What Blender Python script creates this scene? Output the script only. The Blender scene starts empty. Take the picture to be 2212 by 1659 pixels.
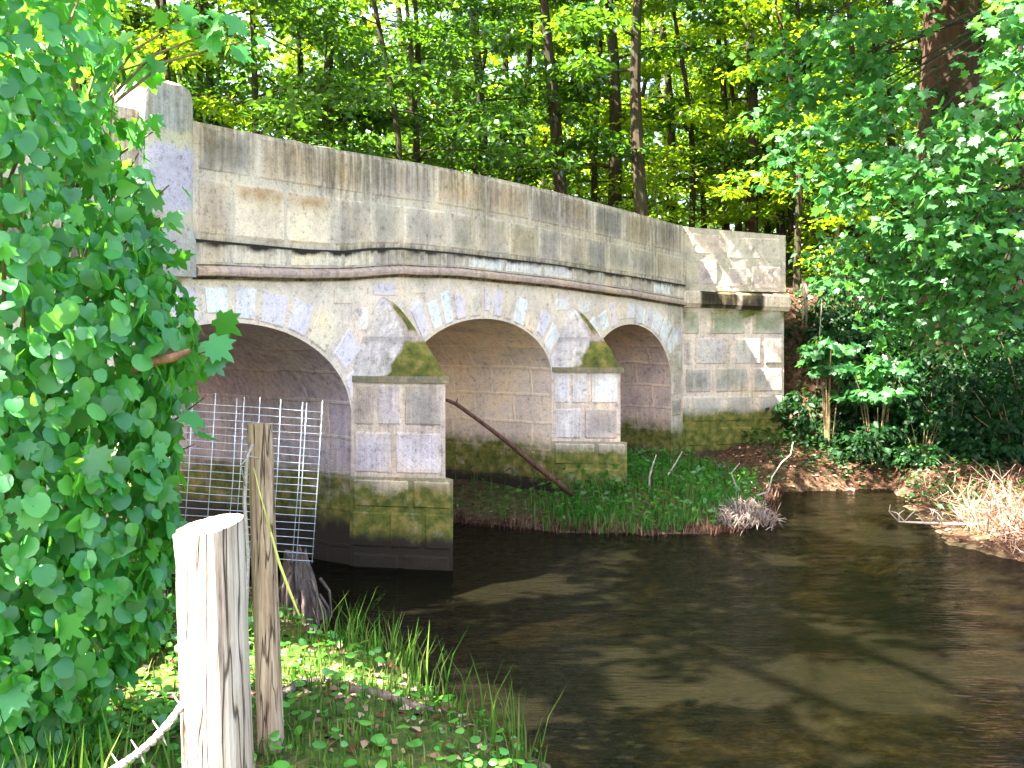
import bpy, math, random
import numpy as np
from mathutils import Vector, noise as mnoise

random.seed(7)
RNG = np.random.default_rng(11)
sc = bpy.context.scene
COL = sc.collection
E = 2.14            # eye height above the water (water is z = 0)
F = 2151.0          # focal length, in units of a 2212 wide picture

def px(x, y, Y):
    """a point at depth Y seen at picture position x, y"""
    return ((x - 1106.0) / F * Y, Y, E - (y - 729.0) / F * Y)

# ------------------------------------------------------------------ helpers
def tag(o, label=None, cat=None, group=None, kind=None):
    if label: o['label'] = label
    if cat: o['category'] = cat
    if group: o['group'] = group
    if kind: o['kind'] = kind
    return o

def empty(name, loc, label, cat, group=None):
    o = bpy.data.objects.new(name, None)
    o.empty_display_size = 0.2
    COL.objects.link(o); o.location = loc
    return tag(o, label, cat, group)

def mesh_np(name, V, Fc, smooth=False, attrs=None, uv=None):
    """V (n,3) array, Fc list of index tuples or an (m,k) array"""
    me = bpy.data.meshes.new(name)
    V = np.asarray(V, dtype=np.float32)
    if isinstance(Fc, np.ndarray):
        m, k = Fc.shape
        me.vertices.add(len(V)); me.vertices.foreach_set('co', V.ravel())
        me.loops.add(m * k); me.loops.foreach_set('vertex_index', Fc.astype(np.int32).ravel())
        me.polygons.add(m)
        me.polygons.foreach_set('loop_start', np.arange(0, m * k, k, dtype=np.int32))
        me.update(calc_edges=True)
    else:
        me.from_pydata([tuple(map(float, v)) for v in V], [], [tuple(f) for f in Fc])
    if smooth:
        me.polygons.foreach_set('use_smooth', np.ones(len(me.polygons), dtype=bool))
    for an, arr in (attrs or {}).items():
        a = me.attributes.new(an, 'FLOAT_COLOR', 'POINT')
        A = np.ones((len(V), 4), dtype=np.float32); A[:, :3] = np.asarray(arr)[:, :3]
        a.data.foreach_set('color', A.ravel())
    if uv is not None:
        l = me.uv_layers.new(name='UVMap')
        idx = np.zeros(len(me.loops), dtype=np.int32); me.loops.foreach_get('vertex_index', idx)
        l.data.foreach_set('uv', np.asarray(uv, dtype=np.float32)[idx].ravel())
    me.update(); me.validate()
    return me

def obj(name, me, mat, parent=None, loc=None):
    o = bpy.data.objects.new(name, me)
    if mat is not None: me.materials.append(mat)
    COL.objects.link(o)
    if parent is not None: o.parent = parent
    if loc is not None: o.location = loc
    return o

class MB:
    """collects vertices and faces in world space, builds ONE mesh"""
    def __init__(s): s.v = []; s.f = []; s.t = []; s.w = []; s.uv = []
    def vert(s, p, t=(.5, .5, .5), w=(0, 0, 0), uv=(0, 0)):
        s.v.append(tuple(p)); s.t.append(t); s.w.append(w); s.uv.append(uv); return len(s.v) - 1
    def tube(s, pts, radii, n=6, cap=True, t=(.5, .5, .5), w=(0, 0, 0), wob=0.0):
        pts = [Vector(p) for p in pts]; rings = []
        ref = Vector((0, 0, 1))
        d0 = (pts[-1] - pts[0]).normalized()
        if abs(d0.z) > .85: ref = Vector((1, 0, 0))
        for i, p in enumerate(pts):
            d = (pts[min(i + 1, len(pts) - 1)] - pts[max(i - 1, 0)]).normalized()
            a = d.cross(ref).normalized(); b = d.cross(a).normalized()
            r = radii[i] if hasattr(radii, '__len__') else radii
            ring = []
            for k in range(n):
                an = 2 * math.pi * k / n
                rr = r * (1 + (wob * mnoise.noise(Vector((p.x * 3 + 5 * math.cos(an), p.y * 3 + 5 * math.sin(an), p.z * 1.3))) if wob else 0))
                q = p + (a * math.cos(an) + b * math.sin(an)) * rr
                ring.append(s.vert(q, t, w, (k / n, i / max(1, len(pts) - 1))))
            rings.append(ring)
        for i in range(len(rings) - 1):
            A, B = rings[i], rings[i + 1]
            for k in range(n):
                s.f.append((A[k], A[(k + 1) % n], B[(k + 1) % n], B[k]))
        if cap:
            s.f.append(tuple(rings[0])); s.f.append(tuple(reversed(rings[-1])))
    def grid(s, P, nu, nv, tf=None, wf=None, uvf=None):
        """P(i/nu, j/nv) -> point"""
        ids = []
        for j in range(nv + 1):
            row = []
            for i in range(nu + 1):
                u, v = i / nu, j / nv
                p = P(u, v)
                row.append(s.vert(p, tf(p) if callable(tf) else (tf or (.5, .5, .5)), wf(p) if callable(wf) else (wf or (0, 0, 0)), uvf(u, v) if uvf else (u, v)))
            ids.append(row)
        for j in range(nv):
            for i in range(nu):
                s.f.append((ids[j][i], ids[j][i + 1], ids[j + 1][i + 1], ids[j + 1][i]))
    def box(s, f, a0, a1, b0, b1, c0, c1, t=(.5, .5, .5), w=(0, 0, 0)):
        P = [f(a, b, c) for c in (c0, c1) for b in (b0, b1) for a in (a0, a1)]
        i = [s.vert(p, t, w) for p in P]
        for q in ((0, 1, 3, 2), (4, 6, 7, 5), (0, 4, 5, 1), (2, 3, 7, 6), (0, 2, 6, 4), (1, 5, 7, 3)):
            s.f.append(tuple(i[k] for k in q))
    def build(s, name, mat, parent=None, base=None, smooth=False, recalc=True):
        b = np.array(base if base is not None else (0, 0, 0), dtype=float)
        V = np.array(s.v, dtype=float) - b
        me = mesh_np(name, V, s.f, smooth, {'tint': np.array(s.t), 'wear': np.array(s.w)}, np.array(s.uv))
        if recalc:
            import bmesh
            bm = bmesh.new(); bm.from_mesh(me); bmesh.ops.recalc_face_normals(bm, faces=bm.faces); bm.to_mesh(me); bm.free()
        return obj(name, me, mat, parent, None if parent is not None else tuple(b))

# ------------------------------------------------------------------ materials
class NT:
    def __init__(s, name):
        s.m = bpy.data.materials.new(name); s.m.use_nodes = True
        s.t = s.m.node_tree; s.t.nodes.clear()
        s.out = s.t.nodes.new('ShaderNodeOutputMaterial')
    def n(s, typ, **kw):
        nd = s.t.nodes.new('ShaderNode' + typ)
        for k, v in kw.items():
            if k.startswith('i_'):
                nd.inputs[k[2:].replace('_', ' ')].default_value = v
            else: setattr(nd, k, v)
        return nd
    def l(s, a, b): s.t.links.new(a, b)
    def noise(s, vec, scale, detail=4, rough=.55):
        nd = s.n('TexNoise'); nd.inputs['Scale'].default_value = scale; nd.inputs['Detail'].default_value = detail
        nd.inputs['Roughness'].default_value = rough; s.l(vec, nd.inputs['Vector']); return nd.outputs['Fac']
    def mapping(s, vec, scale):
        nd = s.n('Mapping'); nd.inputs['Scale'].default_value = scale; s.l(vec, nd.inputs['Vector']); return nd.outputs['Vector']
    def ramp(s, fac, stops):
        nd = s.n('ValToRGB'); cr = nd.color_ramp
        while len(cr.elements) > 1: cr.elements.remove(cr.elements[-1])
        for i, (p, c) in enumerate(stops):
            e = cr.elements[0] if i == 0 else cr.elements.new(p)
            e.position = p
            e.color = (c, c, c, 1) if not hasattr(c, '__len__') else (*c, 1)
        s.l(fac, nd.inputs['Fac']); return nd.outputs['Color']
    def mix(s, fac, a, b, mode='MIX'):
        nd = s.n('Mix', data_type='RGBA', blend_type=mode)
        for v, i in ((fac, 0), (a, 6), (b, 7)):
            if hasattr(v, 'is_output'): s.l(v, nd.inputs[i])
            elif i == 0: nd.inputs[0].default_value = v
            else: nd.inputs[i].default_value = (*v, 1)
        return nd.outputs[2]
    def math(s, op, a, b=0.0, clamp=False):
        nd = s.n('Math', operation=op, use_clamp=clamp)
        for v, i in ((a, 0), (b, 1)):
            if hasattr(v, 'is_output'): s.l(v, nd.inputs[i])
            else: nd.inputs[i].default_value = v
        return nd.outputs[0]
    def bump(s, h, strength=.4, dist=.02):
        nd = s.n('Bump'); nd.inputs['Strength'].default_value = strength; nd.inputs['Distance'].default_value = dist
        s.l(h, nd.inputs['Height']); return nd.outputs['Normal']
    def attr(s, name):
        nd = s.n('Attribute'); nd.attribute_name = name; return nd.outputs['Color']
    def sep(s, col):
        nd = s.n('SeparateColor'); s.l(col, nd.inputs[0]); return nd.outputs
    def principled(s, col, rough=.85, normal=None, spec=.3):
        p = s.n('BsdfPrincipled')
        if hasattr(col, 'is_output'): s.l(col, p.inputs['Base Color'])
        else: p.inputs['Base Color'].default_value = (*col, 1)
        p.inputs['Roughness'].default_value = rough
        p.inputs['Specular IOR Level'].default_value = spec
        if normal is not None: s.l(normal, p.inputs['Normal'])
        s.l(p.outputs[0], s.out.inputs['Surface']); return p

def stone_mat(name, brick=None):
    m = NT(name)
    co = m.n('TexCoord').outputs['Object']
    base = m.attr('tint'); wear = m.sep(m.attr('wear'))
    moss, streak, damp_dark = wear[0], wear[1], wear[2]
    h = m.noise(co, 38, 5, .65)
    mort = None
    if brick:
        uv = m.n('TexCoord').outputs['UV']
        nz = m.n('TexNoise'); nz.inputs['Scale'].default_value = 3.2; m.l(uv, nz.inputs['Vector'])
        vm = m.n('VectorMath', operation='MULTIPLY_ADD'); m.l(nz.outputs['Color'], vm.inputs[0])
        vm.inputs[1].default_value = (.10, .06, 0); m.l(uv, vm.inputs[2])
        bt = m.n('TexBrick'); bt.offset = .43; bt.squash = 1.0
        bt.inputs['Scale'].default_value = 1; bt.inputs['Brick Width'].default_value = brick[0]
        bt.inputs['Row Height'].default_value = brick[1]; bt.inputs['Mortar Size'].default_value = .022
        bt.inputs['Mortar Smooth'].default_value = .55; bt.inputs['Bias'].default_value = 0
        bt.inputs['Color1'].default_value = (.80, .76, .77, 1); bt.inputs['Color2'].default_value = (1.0, .97, .92, 1)
        bt.inputs['Mortar'].default_value = (1.0, .96, .86, 1)
        m.l(vm.outputs[0], bt.inputs['Vector'])
        base = m.mix(1, base, bt.outputs['Color'], 'MULTIPLY'); mort = bt.outputs['Fac']
    # mottling, lichen and pits
    n1 = m.noise(co, 2.6, 5, .6)
    base = m.mix(1, base, m.ramp(n1, [(.28, (.74, .72, .74)), (.5, (1, 1, 1)), (.75, (1.16, 1.08, .92))]), 'MULTIPLY')
    n2 = m.noise(co, 17, 6, .7)
    base = m.mix(1, base, m.ramp(n2, [(.30, (.5, .47, .48)), (.44, (.96, .95, .95)), (.66, (1.08, 1.06, 1.04))]), 'MULTIPLY')
    n5 = m.noise(co, 70, 3, .7)
    base = m.mix(1, base, m.ramp(n5, [(.33, (.6, .57, .58)), (.43, (1, 1, 1)), (.64, (1.06, 1.06, 1.06)), (.74, (1.3, 1.28, 1.25))]), 'MULTIPLY')
    # run-off streaks down the face
    st = m.mapping(co, (9, 9, .55))
    ns = m.noise(st, 2.2, 6, .7)
    f = m.math('MULTIPLY', m.ramp(ns, [(.36, 0.0), (.62, 1.0)]), m.math('MULTIPLY', streak, 1.35), True)
    ff = m.math('MULTIPLY', f, m.ramp(n2, [(.25, 1.0), (.7, .55)]), True)
    base = m.mix(ff, base, m.ramp(n1, [(.3, (.10, .075, .06)), (.55, (.17, .12, .07)), (.72, (.26, .14, .05))]))
    # moss and algae
    nm = m.noise(co, 5.5, 6, .68)
    fm = m.math('ADD', m.math('MULTIPLY', moss, 1.7), m.math('MULTIPLY', m.math('SUBTRACT', nm, .55), 2.2))
    fm = m.math('MULTIPLY', m.math('MULTIPLY', fm, moss, True), 1.35, True)
    mc = m.ramp(m.noise(co, 9, 4, .6), [(.3, (.05, .06, .014)), (.5, (.13, .13, .025)), (.68, (.27, .19, .06))])
    base = m.mix(fm, base, mc)
    # wet, blackened foot; also the dark lines at ledge and cornice
    nd = m.noise(m.mapping(co, (6, 6, 1.2)), 2, 5, .65)
    fd = m.math('ADD', m.math('MULTIPLY', damp_dark, 1.8), m.math('MULTIPLY', m.math('SUBTRACT', nd, .6), 1.6))
    fd = m.math('MULTIPLY', fd, m.math('MULTIPLY', damp_dark, 2.0, True), True)
    base = m.mix(fd, base, (.030, .022, .015))
    hh = m.math('ADD', m.math('MULTIPLY', h, .5), m.math('MULTIPLY', n2, .9))
    if mort is not None: hh = m.math('SUBTRACT', hh, m.math('MULTIPLY', mort, .8))
    m.principled(base, .92, m.bump(hh, .55, .02), .2)
    return m.m

def leaf_mat(name, c_dark, c_mid, c_light, trans, tr_mix=.42, gloss=.10, rough=.38):
    m = NT(name)
    g = m.n('NewGeometry'); oi = m.n('ObjectInfo')
    r = m.math('ADD', m.math('MULTIPLY', g.outputs['Random Per Island'], .7), m.math('MULTIPLY', oi.outputs['Random'], .3))
    col = m.ramp(r, [(.05, c_dark), (.5, c_mid), (.95, c_light)])
    tcol = m.ramp(r, [(.05, tuple(x * .75 for x in trans)), (.95, trans)])
    d = m.n('BsdfDiffuse'); m.l(col, d.inputs[0])
    t = m.n('BsdfTranslucent'); m.l(tcol, t.inputs[0])
    mx = m.n('MixShader'); mx.inputs[0].default_value = tr_mix
    m.l(d.outputs[0], mx.inputs[1]); m.l(t.outputs[0], mx.inputs[2])
    gl = m.n('BsdfGlossy'); gl.inputs['Roughness'].default_value = rough; gl.inputs[0].default_value = (.9, 1, .9, 1)
    m2 = m.n('MixShader'); m2.inputs[0].default_value = gloss
    m.l(mx.outputs[0], m2.inputs[1]); m.l(gl.outputs[0], m2.inputs[2])
    m.l(m2.outputs[0], m.out.inputs['Surface'])
    return m.m

def bark_mat(name, c1, c2, scale=9.0, moss=None):
    m = NT(name)
    co = m.n('TexCoord').outputs['Object']
    n1 = m.noise(m.mapping(co, (scale, scale, scale * .16)), 1.6, 6, .7)
    n2 = m.noise(co, 2.0, 4, .6)
    c = m.ramp(n1, [(.3, c1), (.62, c2)])
    if moss: c = m.mix(m.ramp(n2, [(.45, 0.), (.62, .85)]), c, moss)
    m.principled(c, .95, m.bump(n1, .8, .03), .15)
    return m.m

def wood_mat(name, c_pale, c_mid, c_dark):
    """weathered, cracked post wood: grain runs along z"""
    m = NT(name)
    co = m.n('TexCoord').outputs['Object']
    g = m.noise(m.mapping(co, (26, 26, 1.1)), 1.7, 6, .7)
    g2 = m.noise(m.mapping(co, (7, 7, .8)), 1.4, 4, .6)
    sp = m.noise(co, 5, 3, .5)
    c = m.ramp(g, [(.28, c_dark), (.42, c_mid), (.62, c_pale)])
    c = m.mix(m.ramp(g2, [(.42, .0), (.6, .55)]), c, c_mid)
    c = m.mix(m.ramp(sp, [(.6, 0.), (.72, .5)]), c, tuple(x * .6 for x in c_mid))
    ck = m.noise(m.mapping(co, (11, 11, .5)), 1.5, 3, .55)
    ckm = m.ramp(ck, [(.468, 0.), (.482, 1.), (.496, 0.), (.60, 0.), (.607, .8), (.614, 0.)])
    c = m.mix(ckm, c, tuple(x * .5 for x in c_dark)); g = m.math('SUBTRACT', g, m.math('MULTIPLY', ckm, .8))
    m.principled(c, .85, m.bump(m.math('ADD', g, m.math('MULTIPLY', g2, .8)), .9, .012), .2)
    return m.m

def plain_mat(name, c1, c2, scale=20, rough=.8, metal=0.0, spec=.3):
    m = NT(name)
    co = m.n('TexCoord').outputs['Object']
    n = m.noise(co, scale, 4, .6)
    p = m.principled(m.ramp(n, [(.3, c1), (.7, c2)]), rough, None, spec)
    p.inputs['Metallic'].default_value = metal
    return m.m

def island_mat(name, cols, rough=.8, tr=.0):
    """one random colour per blade / twig / dead leaf"""
    m = NT(name)
    r = m.n('NewGeometry').outputs['Random Per Island']
    st = [(i / (len(cols) - 1), c) for i, c in enumerate(cols)]
    c = m.ramp(r, st)
    d = m.n('BsdfDiffuse'); m.l(c, d.inputs[0])
    if tr:
        t = m.n('BsdfTranslucent'); m.l(c, t.inputs[0])
        mx = m.n('MixShader'); mx.inputs[0].default_value = tr
        m.l(d.outputs[0], mx.inputs[1]); m.l(t.outputs[0], mx.inputs[2]); m.l(mx.outputs[0], m.out.inputs['Surface'])
    else: m.l(d.outputs[0], m.out.inputs['Surface'])
    return m.m

M_STONE = stone_mat('ashlar_stone')
M_BARREL = stone_mat('coursed_stone', (.62, .34))
M_FOREST = leaf_mat('forest_leaves', (.009, .046, .002), (.027, .105, .003), (.11, .23, .005), (.42, .60, .008), .50, .05, .35)
M_FOREST2 = leaf_mat('forest_leaves_deep', (.004, .024, .002), (.012, .055, .004), (.034, .105, .006), (.13, .30, .010), .38, .05, .35)
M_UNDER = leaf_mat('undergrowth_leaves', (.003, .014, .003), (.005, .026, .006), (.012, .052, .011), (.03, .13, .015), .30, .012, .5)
M_UNDER2 = leaf_mat('bank_weeds', (.006, .026, .005), (.012, .05, .010), (.035, .09, .02), (.06, .2, .02), .35, .02, .5)
M_MAPLE = leaf_mat('maple_leaves', (.008, .050, .010), (.018, .095, .020), (.04, .16, .035), (.14, .42, .05), .38, .035, .5)
M_BUSH = leaf_mat('vine_leaves', (.014, .12, .024), (.040, .25, .045), (.14, .40, .065), (.20, .60, .03), .44, .05, .45)
M_BARK = bark_mat('dark_bark', (.012, .009, .006), (.045, .032, .020), 9, (.018, .026, .008))
M_BARK2 = bark_mat('brown_bark', (.014, .008, .006), (.05, .027, .016), 5)
M_STEM = plain_mat('stems', (.10, .07, .035), (.20, .15, .07), 30)
M_POST = wood_mat('pale_post_wood', (.54, .45, .41), (.34, .25, .21), (.07, .045, .038))
M_POST2 = wood_mat('grey_post_wood', (.46, .33, .24), (.25, .155, .105), (.05, .028, .02))
M_WIRE = plain_mat('galvanised_wire', (.55, .58, .66), (.75, .78, .84), 60, .35, .55, .5)
M_RUST = plain_mat('barbed_wire_grey', (.22, .18, .17), (.40, .35, .34), 80, .6, .3)
M_BRANCH = bark_mat('red_brown_branch', (.06, .025, .02), (.19, .085, .06), 14)
M_BRANCH2 = bark_mat('orange_bark', (.10, .045, .03), (.26, .13, .085), 12)
M_TWIG = plain_mat('bleached_twig', (.22, .17, .14), (.44, .37, .31), 30)
M_STUMP = bark_mat('root_stump_bark', (.03, .02, .018), (.19, .14, .12), 22)

# ------------------------------------------------------------------ bridge frame
DX, DY = .5709, .8210
def bp(s, w, z):
    """bridge frame: s along the parapet, w back from the near face, z relative to the eye"""
    return (-2.518 + DX * s - DY * w, 7.9 + DY * s + DX * w, z + E)
def sw(X, Y):
    a, b = X + 2.518, Y - 7.9
    return a * DX + b * DY, -a * DY + b * DX
def s_of(x):
    k = (x - 1106.0) / F
    return (7.9 * k + 2.518) / (DX - DY * k)
def interp(pts):
    xs = [p[0] for p in pts]; ys = [p[1] for p in pts]
    return lambda s: float(np.interp(s, xs, ys))
cb = interp([(-1.6, .44), (0, .461), (1.2, .50), (1.75, .535), (2.44, .605), (3.45, .63), (5.3, .61), (7.2, .55), (9.1, .462)])
lt = interp([(-1.6, .76), (0, .771), (1.2, .775), (1.65, .795), (2.0, .845), (2.44, .884), (3.4, .896), (5.3, .892), (7.2, .85), (9.1, .80)])
tp = interp([(-1.6, 1.70), (0, 1.715), (1.45, 1.728), (2.8, 1.78), (4.2, 1.80), (5.3, 1.80), (6.9, 1.765), (9.1, 1.705)])
md = interp([(-1.6, 1.3), (0, 1.307), (1.6, 1.325), (3, 1.36), (4.5, 1.37), (6, 1.33), (9.1, 1.25)])
ARCH = [(.37, 1.40, .88, .122), (3.90, 1.37, .72, .21), (7.34, 1.25, .85, .185)]
ZB = -E - .55
SL, SR = -1.6, 9.02
WB = 4.0

def nz(x, y, z): return mnoise.noise(Vector((x, y, z)))
def clamp(v, a=0., b=1.): return max(a, min(b, v))
def sstep(a, b, v):
    t = clamp((v - a) / (b - a)); return t * t * (3 - 2 * t)

LILAC = (.80, .67, .73); PALE = (.89, .77, .78); CREAM = (.84, .655, .53); WARM = (.52, .405, .35); TAN = (.55, .40, .30); GREY = (.41, .335, .325); DARK = (.26, .23, .21)
MORT = (.80, .625, .53)
def vary(c, a=.07):
    k = 1 + random.uniform(-a, a); return tuple(clamp(x * k * (1 + random.uniform(-.03, .03)), 0, .85) for x in c)

def block(mb, quad, f, tint, wear, relief=.014, gap=.0, n=None, rough=.004, smear=True, tintf=None):
    """a dressed stone: quad of (u,v) corners (bl, br, tr, tl); f(u,v,h) -> world"""
    (x0, y0), (x1, y1), (x2, y2), (x3, y3) = quad
    wu = math.hypot(x1 - x0, y1 - y0); hv = math.hypot(x3 - x0, y3 - y0)
    nu = max(4, min(14, int(wu / .07))); nv = max(4, min(10, int(hv / .07)))
    sd = random.uniform(0, 50)
    cx, cy = (x0 + x1 + x2 + x3) / 4, (y0 + y1 + y2 + y3) / 4
    kx = 1 - gap / max(wu, .02); ky = 1 - gap / max(hv, .02)
    ids = []
    tilt = random.uniform(-.006, .006)
    for j in range(nv + 1):
        row = []
        for i in range(nu + 1):
            # ring of verts close to the edge gives the bevel
            ua = [0, .06] + [k / (nu - 2) for k in range(1, nu - 2)] + [.94, 1]
            va = [0, .09] + [k / (nv - 2) for k in range(1, nv - 2)] + [.91, 1]
            u, v = ua[i], va[j]
            edge = i in (0, nu) or j in (0, nv)
            a, b = (u - .5) * kx + .5, (v - .5) * ky + .5
            if i in (0, nu) and j in (0, nv): a, b = (a - .5) * .93 + .5, (b - .5) * .93 + .5
            x = (x0 * (1 - a) + x1 * a) * (1 - b) + (x3 * (1 - a) + x2 * a) * b
            y = (y0 * (1 - a) + y1 * a) * (1 - b) + (y3 * (1 - a) + y2 * a) * b
            if edge:
                x += .030 * nz(x * 6 + sd, y * 6, 1); y += .020 * nz(x * 6, y * 6 + sd, 5)
            inn = 0 if edge else 1 if not smear else (.55 + .45 * nz(x * 5 + sd, y * 5, 9) if i in (1, nu - 1) or j in (1, nv - 1) else 1)
            tt = tuple(p_ * inn + q_ * (1 - inn) for p_, q_ in zip(tintf(x, y) if tintf else tint, MORT))
            h = -.012 if edge else relief + tilt * (u - .5) * 2 + rough * nz(x * 9 + sd, y * 9, 3)
            row.append(mb.vert(f(x, y, h), tt, wear(x, y) if callable(wear) else wear, (x, y)))
        ids.append(row)
    for j in range(nv):
        for i in range(nu):
            mb.f.append((ids[j][i], ids[j][i + 1], ids[j + 1][i + 1], ids[j + 1][i]))

bridge = empty('stone_bridge', bp(4, 1.5, -E), 'old pale stone road bridge with three low arches crossing the stream', 'bridge')
BB = bridge.location

# ---- spandrel wall
def in_arch(s):
    for c, a, b, zc in ARCH:
        if abs(s - c) < a - 1e-6:
            return zc - b + b * math.sqrt(max(0, 1 - ((s - c) / a) ** 2))
    return None
def wear_sp(s, z):
    d = cb(s) - z
    up = sstep(.20, .02, d) * .30                       # algae under the cornice
    if s > 8.5: up = max(up, .30 + .3 * nz(s * 2, z * 3, 2))
    low = sstep(-1.1, -1.5, z) * .75
    dm = sstep(-1.75, -2.05, z)
    dk = .03 + (.30 if s > 8.4 else 0) + .15 * clamp(nz(s * 1.3, z * 2.2, 7))
    return (max(up, low), dk, dm)
mb = MB()
ss = sorted(set([round(v, 4) for v in np.arange(SL, SR, .06)] + [SL, SR] + [c + q * a * math.cos(t) for c, a, b, zc in ARCH for q in (-1, 1) for t in np.linspace(0, math.pi / 2, 22)]))
ss = [s for i, s in enumerate(ss) if i == 0 or s - ss[i - 1] > 1e-4]
mb_back = MB()
for face_w, flip, mb_ in ((0.0, False, mb), (WB, True, mb_back)):
    NV = 16 if not flip else 2
    prev = None
    for i in range(len(ss) - 1):
        sa, sb = ss[i], ss[i + 1]
        mid = in_arch((sa + sb) / 2)
        def bot(s):
            if mid is None: return ZB
            r = in_arch(s)
            if r is None:
                for c, a, b, zc in ARCH:
                    if abs(abs(s - c) - a) < 1e-3: r = zc - b
            return r
        A, B = [], []
        for L, s in ((A, sa), (B, sb)):
            z0, z1 = bot(s), cb(s) + .02
            for j in range(NV + 1):
                z = z0 + (z1 - z0) * j / NV
                jog = 0 if flip else .004 * nz(s * 6, z * 6, 0)
                L.append(mb_.vert(bp(s, face_w - jog, z), MORT, wear_sp(s, z), (s, z)))
        for j in range(NV):
            mb_.f.append((A[j], B[j], B[j + 1], A[j + 1]))
fsp = lambda u, v, h: bp(u, -h, v)
# voussoirs of the three arches, irregular in length, some of them washed over by mortar
for ai, (c, a, b, zc) in enumerate(ARCH):
    n = [12, 15, 13][ai]
    th = np.linspace(math.radians(6), math.radians(174), 400)
    P = [(c - a * math.cos(t), zc - b + b * math.sin(t)) for t in th]
    L = [0]
    for i in range(1, len(P)): L.append(L[-1] + math.dist(P[i], P[i - 1]))
    cuts = np.linspace(0, L[-1], n + 1)
    cuts[1:-1] += np.array([random.uniform(-.035, .035) for _ in range(n - 1)])
    def at(l):
        t = float(np.interp(l, L, th)); x, z = c - a * math.cos(t), zc - b + b * math.sin(t)
        nx, nzz = -math.cos(t) / a, math.sin(t) / b
        q = math.hypot(nx, nzz); return (x, z), (nx / q, nzz / q)
    for k in range(n):
        g = random.uniform(.018, .035)
        (p0, n0), (p1, n1) = at(cuts[k] + g), at(cuts[k + 1] - g)
        ln = random.uniform(.30, .40) + (.10 if k in (1, 2, n - 2, n - 3) else 0)
        lo = random.choice([.01, .015, .02, .02, .07])
        def outp(p, d, l):
            q = (p[0] + d[0] * l, p[1] + d[1] * l)
            lim = cb(q[0]) - .05
            if q[1] > lim: q = (q[0], lim)
            return q
        q0, q1 = outp(p0, n0, ln), outp(p1, n1, ln + random.uniform(-.03, .03))
        r0, r1 = outp(p0, n0, lo), outp(p1, n1, lo)
        # keep off the cutwaters
        if any(pa < (r0[0] + r1[0]) / 2 < pb and q0[1] < .2 for pa, pb in ((1.78, 2.50), (5.29, 6.07))): pass
        block(mb, [r0, r1, q1, q0], fsp, vary(random.choice([PALE, LILAC, PALE, LILAC, CREAM]), .06), wear_sp, .014, smear=False)
# odd stones between the arches and under the cornice
for (s0, s1, z0, z1, cc) in ((1.52, 1.80, .30, .47, CREAM), (2.05, 2.42, .40, .55, LILAC), (2.62, 2.86, .44, .56, CREAM), (1.86, 2.0, .05, .30, PALE),
                             (2.62, 2.74, .2, .42, PALE), (5.35, 5.7, .33, .5, PALE), (5.9, 6.2, .30, .48, PALE), (5.75, 6.0, .05, .24, LILAC),
                             (8.68, 8.95, .2, .42, WARM), (8.66, 8.96, -.15, .17, LILAC), (8.66, 8.92, -.5, -.2, PALE), (8.64, 8.96, -.88, -.55, WARM), (8.62, 8.95, -1.2, -.92, GREY)):
    block(mb, [(s0, z0), (s1, z0 + .01), (s1 - .01, z1), (s0 + .01, z1 - .01)], fsp, vary(cc), wear_sp, .010)
mb.build('spandrel_wall', M_STONE, bridge, BB)
mb_back.build('spandrel_wall', M_STONE, bridge, BB)

# ---- arch barrels (soffit and inner sides)
def wear_ba(p, ai):
    z = p[2] - E
    n = .35 * nz(p[0] * 1.5, p[1] * 1.5, p[2] * 2)
    return (sstep(-1.08, -1.4, z + .2 * n) * .72, .10 + .2 * clamp(n) + (.28 if ai == 0 else .12 if ai == 2 else 0), sstep(-1.55, -1.95, z))
for ai, (c, a, b, zc) in enumerate(ARCH):
    mb = MB()
    prof = [(c - a, z) for z in np.linspace(ZB, zc - b, 14)[:-1]] + [(c - a * math.cos(t), zc - b + b * math.sin(t)) for t in np.linspace(0, math.pi, 49)] + [(c + a, z) for z in np.linspace(zc - b, ZB, 14)[1:]]
    L = [0]
    for i in range(1, len(prof)): L.append(L[-1] + math.dist(prof[i], prof[i - 1]))
    ws = np.linspace(0, WB, 22); rows = []
    tn = [(.72, .60, .68), (1.0, .80, .66), (.80, .59, .53)][ai]  # middle barrel's peach tint carries warm light bounced off the water
    for w in ws:
        row = []
        for (s, z), l in zip(prof, L):
            p = bp(s, w, z); row.append(mb.vert(p, tn, wear_ba(p, ai), (w, l)))
        rows.append(row)
    for i in range(len(rows) - 1):
        for j in range(len(prof) - 1):
            mb.f.append((rows[i][j], rows[i][j + 1], rows[i + 1][j + 1], rows[i + 1][j]))
    mb.build('arch_barrel', M_BARREL, bridge, BB, smooth=True, recalc=False)

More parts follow.
